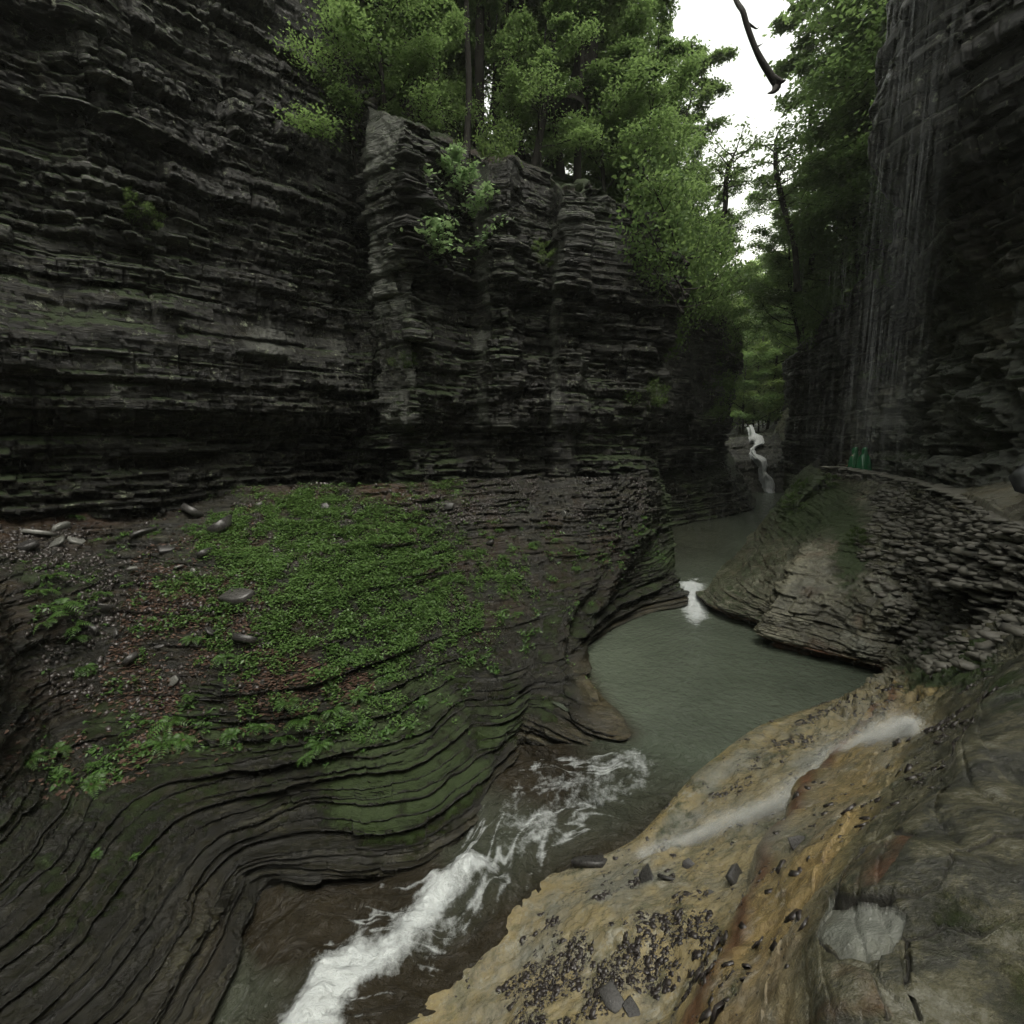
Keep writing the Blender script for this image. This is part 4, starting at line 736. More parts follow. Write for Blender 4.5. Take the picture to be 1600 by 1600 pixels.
# big leaning trunks in the wood
def bigtrunk(x0, y0, x1, y1, Y, w, lb):
    P = [Yp(x0+(x1-x0)*t_+5*math.sin(t_*5), y0+(y1-y0)*t_, Y+.3*math.sin(t_*4)) for t_ in ((-.08, .0, .25, .5, .75, 1., 1.6, 2.4) if Y < 25 else (-.08, .0, .25, .5, .75, 1., 1.15, 1.3))]; R = np.array([1.5, 1.15, 1, .95, .9, .85, .6, .25])*w
    r = empty('leaning_tree', P[1]); tag(r, lb, 'tree', 'large trunks on the left slope'); lo = np.array(P[1])
    T = [tube(pchip(np.array(P)-lo, np.linspace(0, 7, 40)), pchip(R, np.linspace(0, 7, 40)), 12)]; rg = np.random.default_rng(int(x0)); top = np.array(P[-1])-lo; C = []
    for q in range(16):
        lp = wander(top*(.55+.45*q/15), (math.cos(q*2.4), math.sin(q*2.4), .3), 3.6 if Y < 25 else 1.8, 7, rg, .15); T.append(tube(lp, np.linspace(w*.3, .01, 8), 5)); C += [lp[2:]]
    C = np.concatenate(C); C = C[rg.integers(0, len(C), 5000)]+rg.normal(0, .22, (5000, 3))*np.array([1, 1, .4]); 
    mesh_obj('trunk', *join(T), M['bark'], r); nc = 5000 if Y < 25 else 1500; mesh_obj('crown', *leaves(C[:nc], np.full(nc, .18), rg), M['leaf'], r)
bigtrunk(898, 165, 930, -10, 20, .42, 'thick dark trunk leaning right above the middle of the left cliff')
bigtrunk(642, 60, 650, -60, 19, .26, 'dark trunk rising at the top edge above the cliff recess')
bigtrunk(772, 185, 765, -10, 19.5, .07, 'thin double stemmed tree on the brown soil lip')
bigtrunk(1245, 440, 1218, 270, 31, .16, 'thin dark leaning trunk in the far sky gap')
bigtrunk(1268, 410, 1270, 200, 33, .13, 'upright dark trunk right of the far sky gap')
bigtrunk(1120, 365, 1142, 265, 30, .14, 'thin trunk leaning right at the left of the sky gap')
# ground plants, fern clumps, litter and stones on the left bank
_, LBp, LBn, lpx, lpy = left_bank
_, RBp, RBn, rpx, rpy = right_bank
def scatter(Bp, Bn, mpx, mpy, dens, n, rg):
    """random points on the surface, density given per vertex"""
    a = np.linalg.norm(np.cross(Bp[1:, :-1]-Bp[:-1, :-1], Bp[:-1, 1:]-Bp[:-1, :-1]), axis=-1)*dens[:-1, :-1]
    c = np.cumsum(a.ravel()); k_ = np.searchsorted(c, rg.random(n)*c[-1]); i, j = np.unravel_index(np.clip(k_, 0, a.size-1), a.shape); r1 = rg.random((n, 1)); r2 = rg.random((n, 1))
    P = Bp[i, j]+(Bp[i+1, j]-Bp[i, j])*r1+(Bp[i, j+1]-Bp[i, j])*r2; return P, Bn[i, j]
rg = np.random.default_rng(12)
GP = [(330, 800), (450, 768), (600, 762), (655, 790), (700, 850), (780, 865), (880, 850), (870, 900), (820, 945), (770, 1000), (700, 1045), (600, 1110), (560, 1150), (480, 1170), (390, 1140), (330, 1060), (330, 980), (280, 920), (310, 860)]
GP2 = [(430, 775), (600, 765), (655, 800), (710, 870), (720, 960), (640, 1010), (520, 1030), (420, 1000), (380, 900), (390, 820)]
soft = fbm(LBp, .9, 4, 99); soft2 = fbm(LBp, 3.5, 3, 98)
jx = lpx+110*soft+30*soft2; jy = lpy+80*fbm(LBp, 1.1, 4, 97)+20*soft2
g_ = np.exp(-(((jx-560-.25*(jy-900))/165)**2+((jy-895)/125)**2)**1.3)*(lpy < 1200); dens = inpoly(jx, jy, GP)*np.clip(.2+2.*soft2, 0.0, 1)*.5+g_*1.3*np.clip(.75+soft2*2.2, .05, 1); dens = dens*(LBn[..., 2] > .1)
P, n_ = scatter(LBp, LBn, lpx, lpy, dens, 30000, rg)
C = np.repeat(P, 4, 0)+rg.normal(0, 1, (120000, 3))*np.array([.035, .035, .012])+np.array([0, 0, 1])*(.015+.07*rg.random((120000, 1))**1.5)
tag(mesh_obj('ground_plants', *leaves(C, np.full(len(C), .052), rg, .7, .15, .62), M['clover']), 'low green leafy ground cover on the left bank', kind='stuff')
# small creeping plants scattered beyond the green carpet
dens = (inpoly(lpx, lpy, [(20, 880), (330, 800), (900, 820), (1040, 800), (1045, 880), (900, 960), (830, 1020), (700, 1120), (520, 1200), (300, 1210), (60, 1240), (60, 1000)]))*np.clip(soft2*2.4-.25, 0, 1)*(LBn[..., 2] > .2)
P, n_ = scatter(LBp, LBn, lpx, lpy, dens, 3500, rg); C = np.repeat(P, 5, 0)+rg.normal(0, .045, (17500, 3))*np.array([1, 1, .3])+np.array([0, 0, .045])
tag(mesh_obj('creeping_plants', *leaves(C, np.full(len(C), .075), rg, .6, .25, .45), M['fern']), 'thin patches of creeping plants on the rock ledges', kind='stuff')
dens = inpoly(lpx, lpy, [(225, 800), (400, 790), (420, 900), (400, 1010), (600, 1060), (560, 1110), (330, 1190), (100, 1250), (0, 1250), (0, 1130), (150, 1080), (190, 950)])*np.clip(.15+soft*1.5, .02, 1)*(LBn[..., 2] > .3)+.25*inpoly(lpx, lpy, [(600, 860), (1000, 830), (1000, 900), (760, 1000), (620, 1080)])*np.clip(soft2*2-.2, 0, 1)*(LBn[..., 2] > .55)
P, n_ = scatter(LBp, LBn, lpx, lpy, dens, 7000, rg)
tag(mesh_obj('leaf_litter', *leaves(P+np.array([0, 0, .018]), np.full(len(P), .085), rg, .75, .0, .7), M['litter']), 'fallen brown and pinkish leaves on the left bank', kind='stuff')
# fern clumps
def fern_proto(seed, nf=9):
    rg = np.random.default_rng(seed); T = []
    for f in range(nf):
        az = f/nf*6.28+rg.random()*.6; L = .34*(.7+.5*rg.random()); t_ = np.linspace(0, 1, 12)
        rad = L*t_; zz = L*(1.1*t_-1.15*t_**2); Pf = np.stack([rad*math.cos(az), rad*math.sin(az), zz+.02], 1); T.append(tube(Pf, np.linspace(.004, .0015, 12), 3))
        sd = np.array([-math.sin(az), math.cos(az), 0]); V = []
        for i in range(2, 12):
            w = L*.30*math.sin(math.pi*(i+1)/13.5)**.8; d = (Pf[i]-Pf[i-1])/np.linalg.norm(Pf[i]-Pf[i-1])
            for sg in (-1, 1): V += [Pf[i], Pf[i]+sd*sg*w*.5+d*.012+[0, 0, .004], Pf[i]+sd*sg*w+d*.02-[0, 0, w*.25], Pf[i]+sd*sg*w*.45-d*.016]
        T.append((np.array(V), np.arange(len(V)).reshape(-1, 4)))
    return make_mesh('fern', join(T), M['fern'])
FERN = [fern_proto(s_) for s_ in (1, 2, 3)]
FP = [(270, 1130, 1.1), (255, 1165, 1.), (285, 1160, .8), (78, 905, .9), (60, 930, .9), (95, 950, 1.), (75, 975, .9), (115, 985, .9), (118, 1000, .8), (130, 1045, .7), (45, 1190, .7), (90, 1172, .6), (145, 1228, .7), (90, 1210, .5), (150, 1196, .5), (200, 1145, .5), (160, 930, .6), (200, 915, .5), (375, 870, .7), (410, 1140, .8), (440, 1155, .8), (470, 1130, .9), (500, 1165, .8), (480, 1185, .6), (360, 1150, .6), (520, 1110, .8), (560, 1090, .7), (450, 1100, .8), (300, 1090, .6),
      (600, 1060, .6), (660, 1100, .5), (700, 1060, .5), (740, 1020, .4), (780, 830, .6), (835, 850, .6), (870, 845, .6), (900, 890, .5), (810, 960, .5), (700, 905, .6), (120, 810, .6), (150, 800, .5), (225, 795, .5), (205, 790, .5), (330, 970, .7), (350, 1030, .7), (300, 1000, .6), (210, 1340, .3), (150, 1335, .3), (560, 1130, .5), (640, 1150, .35)]
for q, (x, y, s_) in enumerate(FP):
    h = hit(x, y, ('left_bank',))
    if h is None: continue
    o = bpy.data.objects.new('fern', FERN[q % 3]); COL.objects.link(o); o.location = h[0]; o.scale = (s_,)*3; o.rotation_euler = (rt.uniform(-.3, .3), rt.uniform(-.3, .3), rt.random()*6.28)
    tag(o, 'small bright green fern rooted on the left bank', 'fern', 'ferns on the left bank')
# stones
def stone_mesh(seed, flat=.28, ang=True):
    rg = np.random.default_rng(seed); n = 7; th = (np.arange(n)+rg.uniform(-.3, .3, n))/n*2*math.pi; r = .5*(.7+.6*rg.random(n))
    rows = [(-.5, .86), (-.4, 1), (.3, .97), (.44, .86), (.5, .0)]; V = []
    for z, w in [(-.5, 0)]+rows: V.append(np.stack([np.cos(th)*r*w*1.25, np.sin(th)*r*w*.8, z*flat+0*th+rg.normal(0, .03, n)*flat*(w > 0)], 1))
    V = np.array(V); F = []
    for i in range(5):
        for j in range(n): F.append([i*n+j, i*n+(j+1) % n, (i+1)*n+(j+1) % n, (i+1)*n+j])
    return V.reshape(-1, 3), np.array(F)
def plain_rock(name, a, b, rough=(.15, .5)):
    t = NT(name); P = t.pos(); n = t.noise(P, 9, 6, .7); o = t.n('ShaderNodeObjectInfo')
    c = t.mix(t.math('MULTIPLY_ADD', o.outputs['Random'], .5, t.math('MULTIPLY', n, .5)), a, b)
    return t.done(t.bsdf(c, t.mr(n, .3, .7, *rough), t.bump(n, .6, .02)))
M['slate'] = plain_rock('wet_slate', (.014, .0135, .013), (.06, .058, .055)); M['flake'] = plain_rock('shale_flakes', (.012, .010, .009), (.065, .055, .05)); M['paleslate'] = plain_rock('pale_wet_slate', (.06, .062, .055), (.17, .17, .155)); M['wallstone'] = plain_rock('wall_stone', (.035, .033, .027), (.24, .23, .19), (.35, .8))
SM = [make_mesh('stone', stone_mesh(s_, f), M['slate']) for s_, f in ((1, .2), (2, .3), (3, .16), (4, .4))]; SMP = [make_mesh('stone', stone_mesh(s_, f), M['paleslate']) for s_, f in ((5, .2), (6, .3))]
def stone(x, y, size, names, label, group, pale=False, lift=.03):
    h = hit(x, y, names)
    if h is None: return
    o = bpy.data.objects.new('stone', rt.choice(SMP if pale else SM)); COL.objects.link(o); o.location = h[0]+Vector((0, 0, lift*size)); o.scale = (size,)*3
    q = Vector(h[1]).to_track_quat('Z', 'Y').to_euler(); o.rotation_euler = (q[0], q[1], q[2]+rt.random()*6.28); tag(o, label, 'stone', group)
for (x, y, s_, p) in [(210, 888, .2, 1), (280, 886, .25, 1), (300, 893, .2, 1), (160, 950, .3, 0), (145, 985, .3, 0), (370, 935, .55, 0), (385, 1000, .5, 0), (330, 985, .3, 0), (205, 1030, .4, 0), (195, 960, .15, 1), (270, 1065, .22, 1), (320, 865, .35, 0), (345, 825, .7, 0), (300, 800, .6, 0), (225, 835, .5, 0), (118, 845, .45, 1), (60, 835, .5, 1), (85, 850, .4, 1), (95, 825, .35, 1), (40, 855, .5, 0), (250, 1010, .2, 0), (765, 848, .35, 0), (880, 805, .3, 1), (700, 792, .3, 0), (405, 788, .25, 1), (505, 792, .3, 0), (590, 950, .12, 1), (180, 990, .25, 0), (230, 940, .2, 0), (140, 1215, .1, 1), (430, 870, .2, 1), (35, 1125, .25, 0), (260, 860, .3, 0)]:
    stone(x, y, s_, ('left_bank',), ('pale ' if p else 'dark ')+'flat shale piece lying on the left bank', ('pale' if p else 'dark')+' shale pieces on the left bank', bool(p))
for (x, y, s_, lb) in [(1148, 1372, .24, 'brick shaped dark slate on the tan slope right of the debris patch'), (1080, 1353, .2, 'dark slate just above the debris patch'), (1012, 1372, .3, 'long dark slate at the top left of the debris patch'), (1045, 1373, .22, 'second slate at the top of the debris patch'), (957, 1563, .26, 'dark slate bar near the bottom of the tan slope'), (988, 1578, .2, 'smaller slate beside the bar near the bottom'), (1248, 1318, .16, 'rough dark stone on the tan ridge'), (1112, 1395, .08, 'tiny dark stone below the brick shaped slate'), (995, 1362, .1, 'small pebble at the left of the long slate'), (935, 1240, .3, 'dark stone in the rapids'), (925, 1348, .5, 'dark wedge of rock at the edge of the rapids'), (1158, 1290, .1, 'small dark stone in the thin sheet of spray')]:
    stone(x, y, s_, ('right_bank',), lb, 'loose slates on the tan slope')
# dark flaky debris on the near slope
rs = fbm(RBp, 1.7, 5, 101); inn_ = lambda p, j=30: inpoly(rpx+j*rs, rpy+j*fbm(RBp, 2.1, 4, 102), p)
tnear = (np.broadcast_to(RBp[..., 2] < -1.95, rpx.shape))*(RBp[..., 1] < 12)*(RBp[..., 1] > .8)*(rpx < 1680)*(rpy < 1680)
dens = (inn_([(960, 1390), (1060, 1370), (1110, 1400), (1140, 1460), (1120, 1530), (1060, 1560), (1010, 1540), (900, 1620), (780, 1620), (700, 1600), (820, 1480), (900, 1440)], 45)*1.+inn_([(1180, 1230), (1250, 1130), (1330, 1080), (1420, 1080), (1300, 1150), (1230, 1190)])*.5+inn_([(1440, 1150), (1530, 1060), (1640, 1060), (1640, 1160), (1520, 1190)])*1.+inn_([(1100, 1260), (1200, 1180), (1200, 1230)])*.3+.05)*tnear*np.clip(.25+rs*2.6, 0, 1)
P, n_ = scatter(RBp, RBn, rpx, rpy, dens*(rpx > 650)*(rpy > 1040), 15000, rg)
def flakes(P, n_, s, rg):
    n = len(P); th = rg.random(n)*6.28; nn = n_+rg.normal(0, .18, (n, 3)); nn /= np.linalg.norm(nn, axis=1, keepdims=True); a = np.cross(nn, np.stack([np.cos(th), np.sin(th), 0*th], 1)); a /= np.linalg.norm(a, axis=1, keepdims=True); b = np.cross(nn, a)
    s = (s*(.4+1.2*rg.random(n)**2))[:, None]; h = s*.14; V = []
    for dz in (-1, 1):
        for (u_, v_) in ((-1, -.6), (1, -.5), (.8, .6), (-.7, .5)): V.append(P+a*u_*s*.5+b*v_*s*.5+nn*h*(dz*.5+.4))
    V = np.stack(V, 1); F = np.array([[4, 5, 6, 7], [0, 1, 5, 4], [1, 2, 6, 5], [2, 3, 7, 6], [3, 0, 4, 7]]); return V.reshape(-1, 3), (np.arange(n)[:, None, None]*8+F[None]).reshape(-1, 4)
tag(mesh_obj('rock_debris', *flakes(P, n_, np.full(len(P), .040)*(.3+rg.random(len(P))**4*1.8), rg), M['flake']), 'dark flaky shale debris on the tan slope', kind='stuff')
dens = inpoly(lpx, lpy, [(0, 790), (450, 755), (1000, 745), (1020, 800), (700, 820), (420, 900), (420, 1100), (100, 1200), (0, 1150)])*np.clip(.2+soft*1.2, .02, 1)
P, n_ = scatter(LBp, LBn, lpx, lpy, dens, 7000, rg)
tag(mesh_obj('shale_rubble', *flakes(P, n_, np.full(len(P), .09), rg), M['flake']), 'broken shale rubble below the left cliff', kind='stuff')
# dry stone wall that carries the path round the alcove
rw = np.random.default_rng(77); parts = []
OUTP = pchip(np.array(OUT), np.linspace(0, len(OUT)-1, 600)); CNT = RBp.shape[1]
wall_r = empty('dry_stone_wall', tuple(OUT[10])); tag(wall_r, 'rough dry stone wall holding up the path round the alcove', 'stone wall'); wb = np.array(OUT[10])
def lump(c, s, rg):
    V = np.array([[x, y, z] for z in (-1, 0, 1) for (x, y) in ((-.8, -.8), (0, -1), (.8, -.8), (1, 0), (.8, .8), (0, 1), (-.8, .8), (-1, 0))], float); V[:8] *= .7; V[16:] *= .72; V += rg.normal(0, .2, V.shape); V = V*np.array(s)*.5
    a = rg.random()*6.28; R_ = np.array([[math.cos(a), -math.sin(a), 0], [math.sin(a), math.cos(a), 0], [0, 0, 1]]); V = V@R_.T+c
    F = [[i*8+j, i*8+(j+1) % 8, (i+1)*8+(j+1) % 8, (i+1)*8+j] for i in (0, 1) for j in range(8)]+[[16, 17, 18, 19], [16, 19, 20, 23], [20, 21, 22, 23]]; return V, np.array(F)
seg = OUTP[(np.linspace(7.4, 14.6, 420)/(len(OUT)-1)*599).astype(int)]
core = LBp
for lv in range(17):
    for q in seg:
        if rw.random() < .22+.05*lv: continue
        x, y = q[0]+rw.normal(0, .05), q[1]+rw.normal(0, .05)
        inward = np.array([seg[:, 0].mean()-6-q[0], seg[:, 1].mean()-q[1]]); inward /= np.linalg.norm(inward)
        s_ = .10+.36*rw.random()**2.2; parts.append(lump(np.array([x+inward[0]*(.03+lv*.058), y+inward[1]*(.03+lv*.058), q[2]+.06-lv*.10+rw.normal(0, .04)])-wb, (s_*1.25, s_*.9, s_*.34), rw))
jn = 20*fbm(RBp, 1.2, 3, 121); dn = inpoly(rpx+jn, rpy+jn, [(1375, 765), (1480, 790), (1620, 850), (1640, 1010), (1560, 1040), (1470, 1060), (1405, 1010), (1350, 900), (1350, 820)])*(RBp[..., 1] > 6)*1.
P, n_ = scatter(RBp, RBn, rpx, rpy, dn, 1500, rw)
for q, m_ in zip(P, n_):
    s_ = .09+.26*rw.random()**2; parts.append(lump(q-wb+m_*.02, (s_*1.3, s_, s_*.42), rw))
mesh_obj('wall_stones', *join(parts), M['wallstone'], wall_r)
parts = []
for q in OUTP[(np.linspace(10.5, 15, 46)/(len(OUT)-1)*599).astype(int)]:
    s_ = rw.uniform(.5, .95); parts.append(lump(np.array([q[0]+.12+rw.normal(0, .05), q[1], q[2]+.13])-wb, (s_, s_*.8, .10), rw))
mesh_obj('capstones', *join(parts), M['wallstone'], wall_r)

# ------------------------------------------------------------------ people
def mat_simple(name, c, rough=.5, spec=.5, alpha=None):
    t = NT(name); b = t.bsdf(c, rough, None, spec)
    if alpha is not None: b.inputs['Alpha'].default_value = alpha
    return t.done(b)
M['poncho'] = mat_simple('green_rain_poncho', (.012, .11, .04), .22); M['skin'] = mat_simple('skin', (.42, .25, .17), .55); M['dark'] = mat_simple('dark_cloth', (.015, .016, .022), .8); M['shoe'] = mat_simple('shoe', (.05, .04, .035), .6); M['hair'] = mat_simple('hair', (.03, .018, .01), .6)
M['black'] = mat_simple('black_umbrella_cloth', (.006, .006, .007), .35); M['steel'] = mat_simple('umbrella_steel', (.35, .35, .36), .3)
def skin_body(name, joints, edges, mat, parent, root=0, sub=2):
    me = bpy.data.meshes.new(name); me.from_pydata([j[:3] for j in joints], edges, []); me.materials.append(mat)
    o = bpy.data.objects.new(name, me); COL.objects.link(o); o.parent = parent; m = o.modifiers.new('skin', 'SKIN'); m.use_smooth_shade = True
    for v, j in zip(me.skin_vertices[0].data, joints): v.radius = (j[3], j[4] if len(j) > 4 else j[3]); v.use_root = False
    me.skin_vertices[0].data[root].use_root = True; o.modifiers.new('sub', 'SUBSURF').levels = sub; o.modifiers['sub'].render_levels = sub; return o
def person(loc, rz, label, poncho=True, reach=None, stride=.12):
    r = empty('person', loc, rz); tag(r, label, 'person')
    J = [(0, 0, .95, .15, .12), (0, 0, 1.15, .13, .10), (0, 0, 1.36, .17, .11), (0, 0, 1.47, .07), (0, .01, 1.54, .055), (0, .02, 1.63, .085, .09), (0, .02, 1.72, .075, .085)]; E = [(0, 1), (1, 2), (2, 3), (3, 4), (4, 5), (5, 6)]
    for sg in (-1, 1):
        b = len(J); st = stride*sg; J += [(.09*sg, 0, .86, .085), (.10*sg, .02+st*.6, .48, .058), (.10*sg, -.02+st, .10, .040), (.10*sg, .13+st, .04, .038)]; E += [(0, b), (b, b+1), (b+1, b+2), (b+2, b+3)]
        b = len(J); hnd = (.24*sg, .16, .95) if reach is None or sg < 0 else reach; el = (.26*sg, .0, 1.14) if reach is None or sg < 0 else ((.22*sg+reach[0])/2+.05, reach[1]*.4, (1.40+reach[2])/2-.08)
        J += [(.19*sg, 0, 1.41, .06), (*el, .043), (*hnd, .028)]; E += [(2, b), (b, b+1), (b+1, b+2)]
        hp = np.array(hnd); d = hp-np.array(el); d /= np.linalg.norm(d); b2 = len(J); J += [(*(hp+d*.05), .034, .018)]; E += [(b+2, b2)]
        sd = np.cross(d, [0, 0, 1.]); sd /= np.linalg.norm(sd)+1e-9
        for f in range(4):
            o_ = sd*(f-1.5)*.02; L = (.07, .08, .075, .06)[f]; c = len(J); J += [(*(hp+d*.085+o_), .009), (*(hp+d*(.085+L*.5)+o_+np.array([0, .01, -.01])), .008), (*(hp+d*(.08+L*.8)+o_+np.array([0, .025, -.025])), .007)]; E += [(b2, c), (c, c+1), (c+1, c+2)]
        c = len(J); J += [(*(hp+d*.04-sd*.04), .010), (*(hp+d*.08-sd*.055+np.array([0, .01, 0])), .008)]; E += [(b2, c), (c, c+1)]
    skin_body('body', J, E, M['skin'], r)
    # face and hair
    f = []
    for (x, z, s_) in ((-.03, 1.665, .012), (.03, 1.665, .012)): f.append(lump(np.array([x, .105, z]), (s_*2, s_*1.4, s_*1.4), np.random.default_rng(1)))
    f.append(lump(np.array([0, .115, 1.635]), (.025, .04, .045), np.random.default_rng(2))); f.append(lump(np.array([0, .105, 1.597]), (.05, .02, .015), np.random.default_rng(3)))
    mesh_obj('face', *join(f), M['skin'], r); mesh_obj('hair', *rev([(1.60, .085, .09, -.01), (1.68, .097, .108, 0), (1.76, .08, .09, 0), (1.80, .03, .04, 0), (1.805, .001, .001, 0)], 14), M['hair'], r, smooth=True)
    for sg in (-1, 1):
        st = stride*sg; mesh_obj('trouser_leg', *tube([(.09*sg, 0, .92), (.10*sg, .02+st*.6, .5), (.10*sg, -.02+st, .09)], [.11, .085, .075], 10), M['dark'], r, smooth=True)
        mesh_obj('shoe', *lump(np.array([.10*sg, .05+st, .045]), (.10, .29, .09), np.random.default_rng(4)), M['shoe'], r)
    if poncho:
        mesh_obj('poncho', *rev([(.50, .36, .33, 0), (.56, .365, .335, 0), (.85, .34, .29, 0), (1.15, .31, .23, 0), (1.36, .27, .17, 0), (1.44, .21, .15, 0), (1.50, .155, .14, 0), (1.56, .135, .14, .01), (1.66, .145, .15, .02), (1.76, .125, .13, .0), (1.82, .08, .09, -.02), (1.85, .02, .02, -.03)], 40, .045), M['poncho'], r, smooth=True)
    else:
        mesh_obj('jacket', *rev([(.84, .185, .15, 0), (1.0, .185, .145, 0), (1.2, .19, .14, 0), (1.38, .215, .135, 0), (1.46, .13, .11, 0), (1.52, .08, .085, 0)], 20, .006), M['dark'], r, smooth=True)
    return r
def rev(rows, k, fold=0.):
    th = np.arange(k)/k*2*math.pi; V = []
    z0, z1 = rows[0][0], 1.4
    for z, a, b, dy in rows:
        w = 1+fold/.36*max(0, (z1-z)/(z1-z0))*np.sin(th*7+1.3*np.sin(th*2)+z*2); V.append(np.stack([np.cos(th)*a*w, np.sin(th)*b*w+dy, z+0*th-.03*np.sin(th*3)*(z < .6)*(fold > 0)], 1))
    n = len(rows); i = np.arange(n-1)[:, None]*k; j = np.arange(k)[None]; j2 = (j+1) % k
    return np.concatenate(V), np.stack([i+j, i+j2, i+k+j2, i+k+j], -1).reshape(-1, 4)
for (pxx, Y, rz, lb) in ((1335, 24.3, .5, 'person in a green hooded rain poncho, left of the two on the path'), (1350, 23.6, -.2, 'person in a green hooded rain poncho, right of the two on the path')):
    x = Yp(pxx, 720, Y)[0]; z = gz(x, Y, ('path',), 1.) or -2.35
    person((x, Y, z), rz, lb).scale = (.96,)*3
# black umbrella held low by a walker at the very edge of the view
def umbrella(tip, axis, R, label):
    r = empty('umbrella', tip); tag(r, label, 'umbrella'); r.rotation_euler = Vector(axis).to_track_quat('Z', 'Y').to_euler(); n = 8; V = []; rows = 7
    for i in range(rows+1):
        t_ = i/rows
        for j in range(n*4):
            a = j/(n*4)*2*math.pi; sc_ = 1-.07*abs(math.sin(a*n/2))*t_; V.append((R*math.sin(t_*1.15)/math.sin(1.15)*sc_*math.cos(a), R*math.sin(t_*1.15)/math.sin(1.15)*sc_*math.sin(a), -R*.4*(1-math.cos(t_*1.35))-.0))
    k = n*4; F = [[i*k+j, i*k+(j+1) % k, (i+1)*k+(j+1) % k, (i+1)*k+j] for i in range(rows) for j in range(k)]
    mesh_obj('canopy', V, F, M['black'], r, smooth=True); mesh_obj('shaft', *tube([(0, 0, .07), (0, 0, -.4), (0, 0, -.85)], [.004, .006, .006], 8), M['steel'], r); mesh_obj('handle', *tube([(0, 0, -.83), (0, 0, -.93), (.03, 0, -.96), (.06, 0, -.93)], [.012]*4, 8), M['black'], r)
    for j in range(n):
        a = j/n*2*math.pi; mesh_obj('rib', *tube([(R*math.sin(t_*1.15)/math.sin(1.15)*math.cos(a), R*math.sin(t_*1.15)/math.sin(1.15)*math.sin(a), -R*.4*(1-math.cos(t_*1.35))-.012) for t_ in (0, .3, .6, .85, 1.)], [.003]*5, 5), M['steel'], r)
zp = gz(10.15, 9.75, ('path',), 1.) or -1.5
umbrella((9.55, 9.15, -.66), (-.55, -.45, .75), .5, 'black umbrella held low beside the path at the right edge')
person((10.25, 9.85, zp), 2.2, 'walker in dark clothes holding the black umbrella, just out of view', False, (.12, .42, 1.02))
# ------------------------------------------------------------------ falling water, drops and spray
M['drops'] = mat_simple('falling_drops', (.6, .63, .64), .15, .6, .06); M['spray'] = mat_simple('spray_drops', (.8, .82, .8), .4, .3, .15)
rg = np.random.default_rng(31)
def strands(n, xr, yr, zr_, lr, rr, p=1.):
    out = []
    for _ in range(n):
        x, y = rg.uniform(*xr), rg.uniform(*yr); z = zr_[1]-(zr_[1]-zr_[0])*rg.random()**p; L = rg.uniform(*lr); w = rg.uniform(*rr)
        out.append(tube([(x, y, z), (x+rg.normal(0, .004), y, z-L*.5), (x, y, z-L)], [w*.4, w, w*.2], 3))
    return out
T = strands(1300, (8.75, 10.3), (12.9, 14.0), (.5, 15), (.5, 2.4), (.002, .0055), .8)+strands(220, (7.6, 9.8), (12.4, 14.6), (-1.5, 5), (.3, 1.4), (.003, .007))+strands(300, (5.0, 9.3), (12.0, 17), (-5.9, 3), (.3, 1.1), (.003, .006), .7)+strands(90, (6.5, 11), (18, 24), (-5, 4), (.4, 1.4), (.004, .008), .7)
tag(mesh_obj('falling_water', *join(T), M['drops']), 'thin curtain of water drops falling from the overhang', kind='stuff')
for nm, (xx, y0, y1, Y) in enumerate([(613, 928, 1062, 6.5), (575, 1250, 1405, 5.2), (853, 918, 998, 7.)]):
    pass
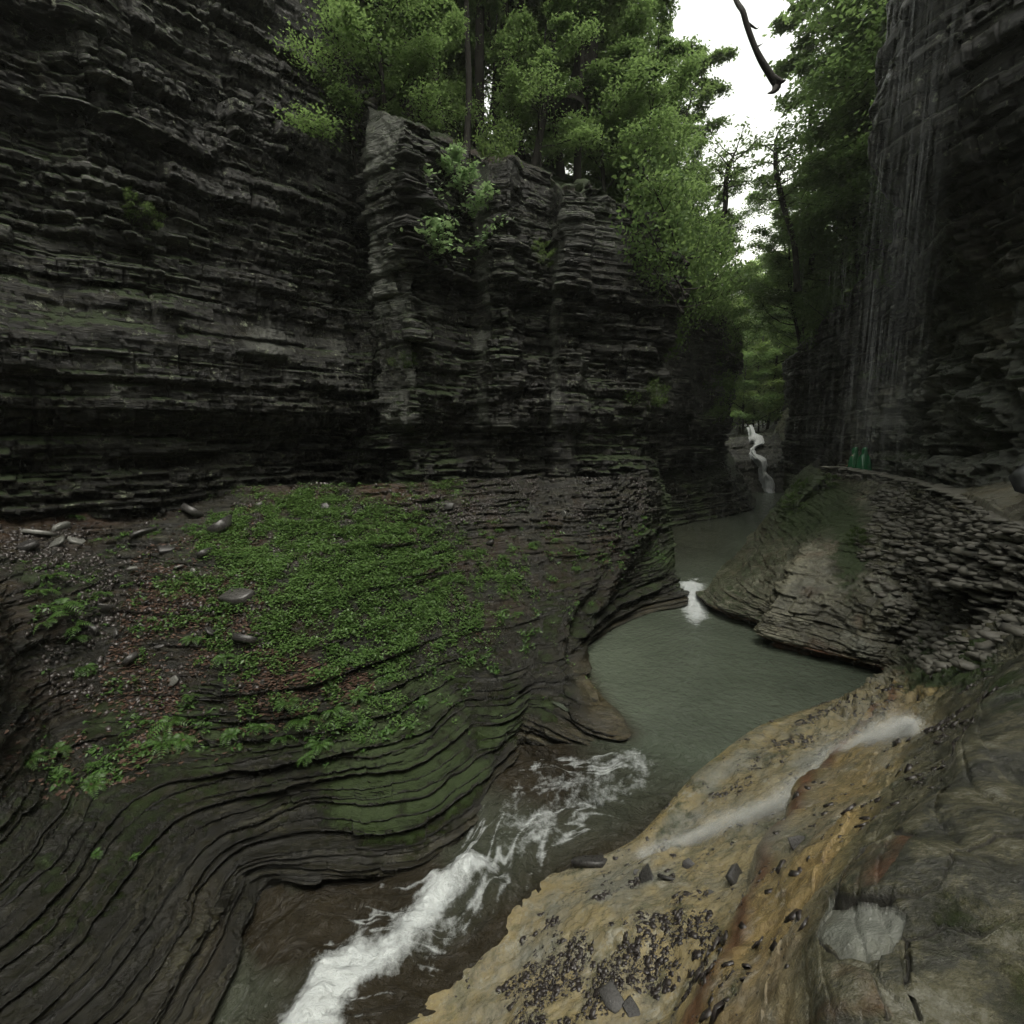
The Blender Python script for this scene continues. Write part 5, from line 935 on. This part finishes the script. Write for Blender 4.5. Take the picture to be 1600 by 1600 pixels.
def droplets(C, s, rg):
    n = len(C); s = s*(.5+rg.random(n))[:, None]
    V = np.stack([C+np.array(d)*s for d in ((1, 0, 0), (0, 1, 0), (-1, 0, 0), (0, -1, 0), (0, 0, 1.2), (0, 0, -1.2))], 1); F = np.array([[0, 1, 4], [1, 2, 4], [2, 3, 4], [3, 0, 4], [1, 0, 5], [2, 1, 5], [3, 2, 5], [0, 3, 5]])
    return V.reshape(-1, 3), (np.arange(n)[:, None, None]*6+F[None]).reshape(-1, 3)
SPR = []
hp = np.array([Zp(*q) for q in [(1425, 1150, -3.1), (1385, 1163, -3.6), (1340, 1180, -4.15), (1295, 1202, -4.65), (1258, 1232, -4.95), (1222, 1262, -5.15), (1170, 1285, -5.5), (1110, 1308, -5.95), (1050, 1335, -6.3), (1000, 1350, -6.58)]])
dl = np.concatenate([[0], np.cumsum(np.linalg.norm(np.diff(hp, axis=0), axis=1))])
for n, w, up in ((110000, .10, .16), (45000, .24, .20)):
    t_ = np.interp(rg.random(n)*dl[-1], dl, np.arange(len(hp))); C = pchip(hp, t_)
    C = C+rg.normal(0, 1, (n, 3))*w*np.array([.7, .7, .3])*(.6+.7*np.sin(t_*1.7)[:, None]**2)+np.array([0, 0, up])*(.25+rg.random((n, 1))); SPR.append(droplets(C, .0033, rg))
tag(mesh_obj('spray', *join(SPR), M['spray']), 'fine white spray gliding down the tan slope', kind='stuff')

# ------------------------------------------------------------------ the wet air of the gorge
bm_v = [(x, y, z) for z in (-11, 75) for (x, y) in ((-85, -75), (150, -75), (150, 205), (-85, 205))]
hz = mesh_obj('haze', bm_v, [[3, 2, 1, 0], [4, 5, 6, 7], [0, 1, 5, 4], [1, 2, 6, 5], [2, 3, 7, 6], [3, 0, 4, 7]]); hm = bpy.data.materials.new('damp_air'); hm.use_nodes = True; hm.node_tree.nodes.clear()
pv = hm.node_tree.nodes.new('ShaderNodeVolumePrincipled'); pv.inputs['Color'].default_value = (.88, .92, .84, 1); pv.inputs['Density'].default_value = .0005; pv.inputs['Anisotropy'].default_value = .25
om = hm.node_tree.nodes.new('ShaderNodeOutputMaterial'); hm.node_tree.links.new(pv.outputs[0], om.inputs['Volume']); hz.data.materials.append(hm); tag(hz, 'damp pale air filling the gorge', kind='stuff')
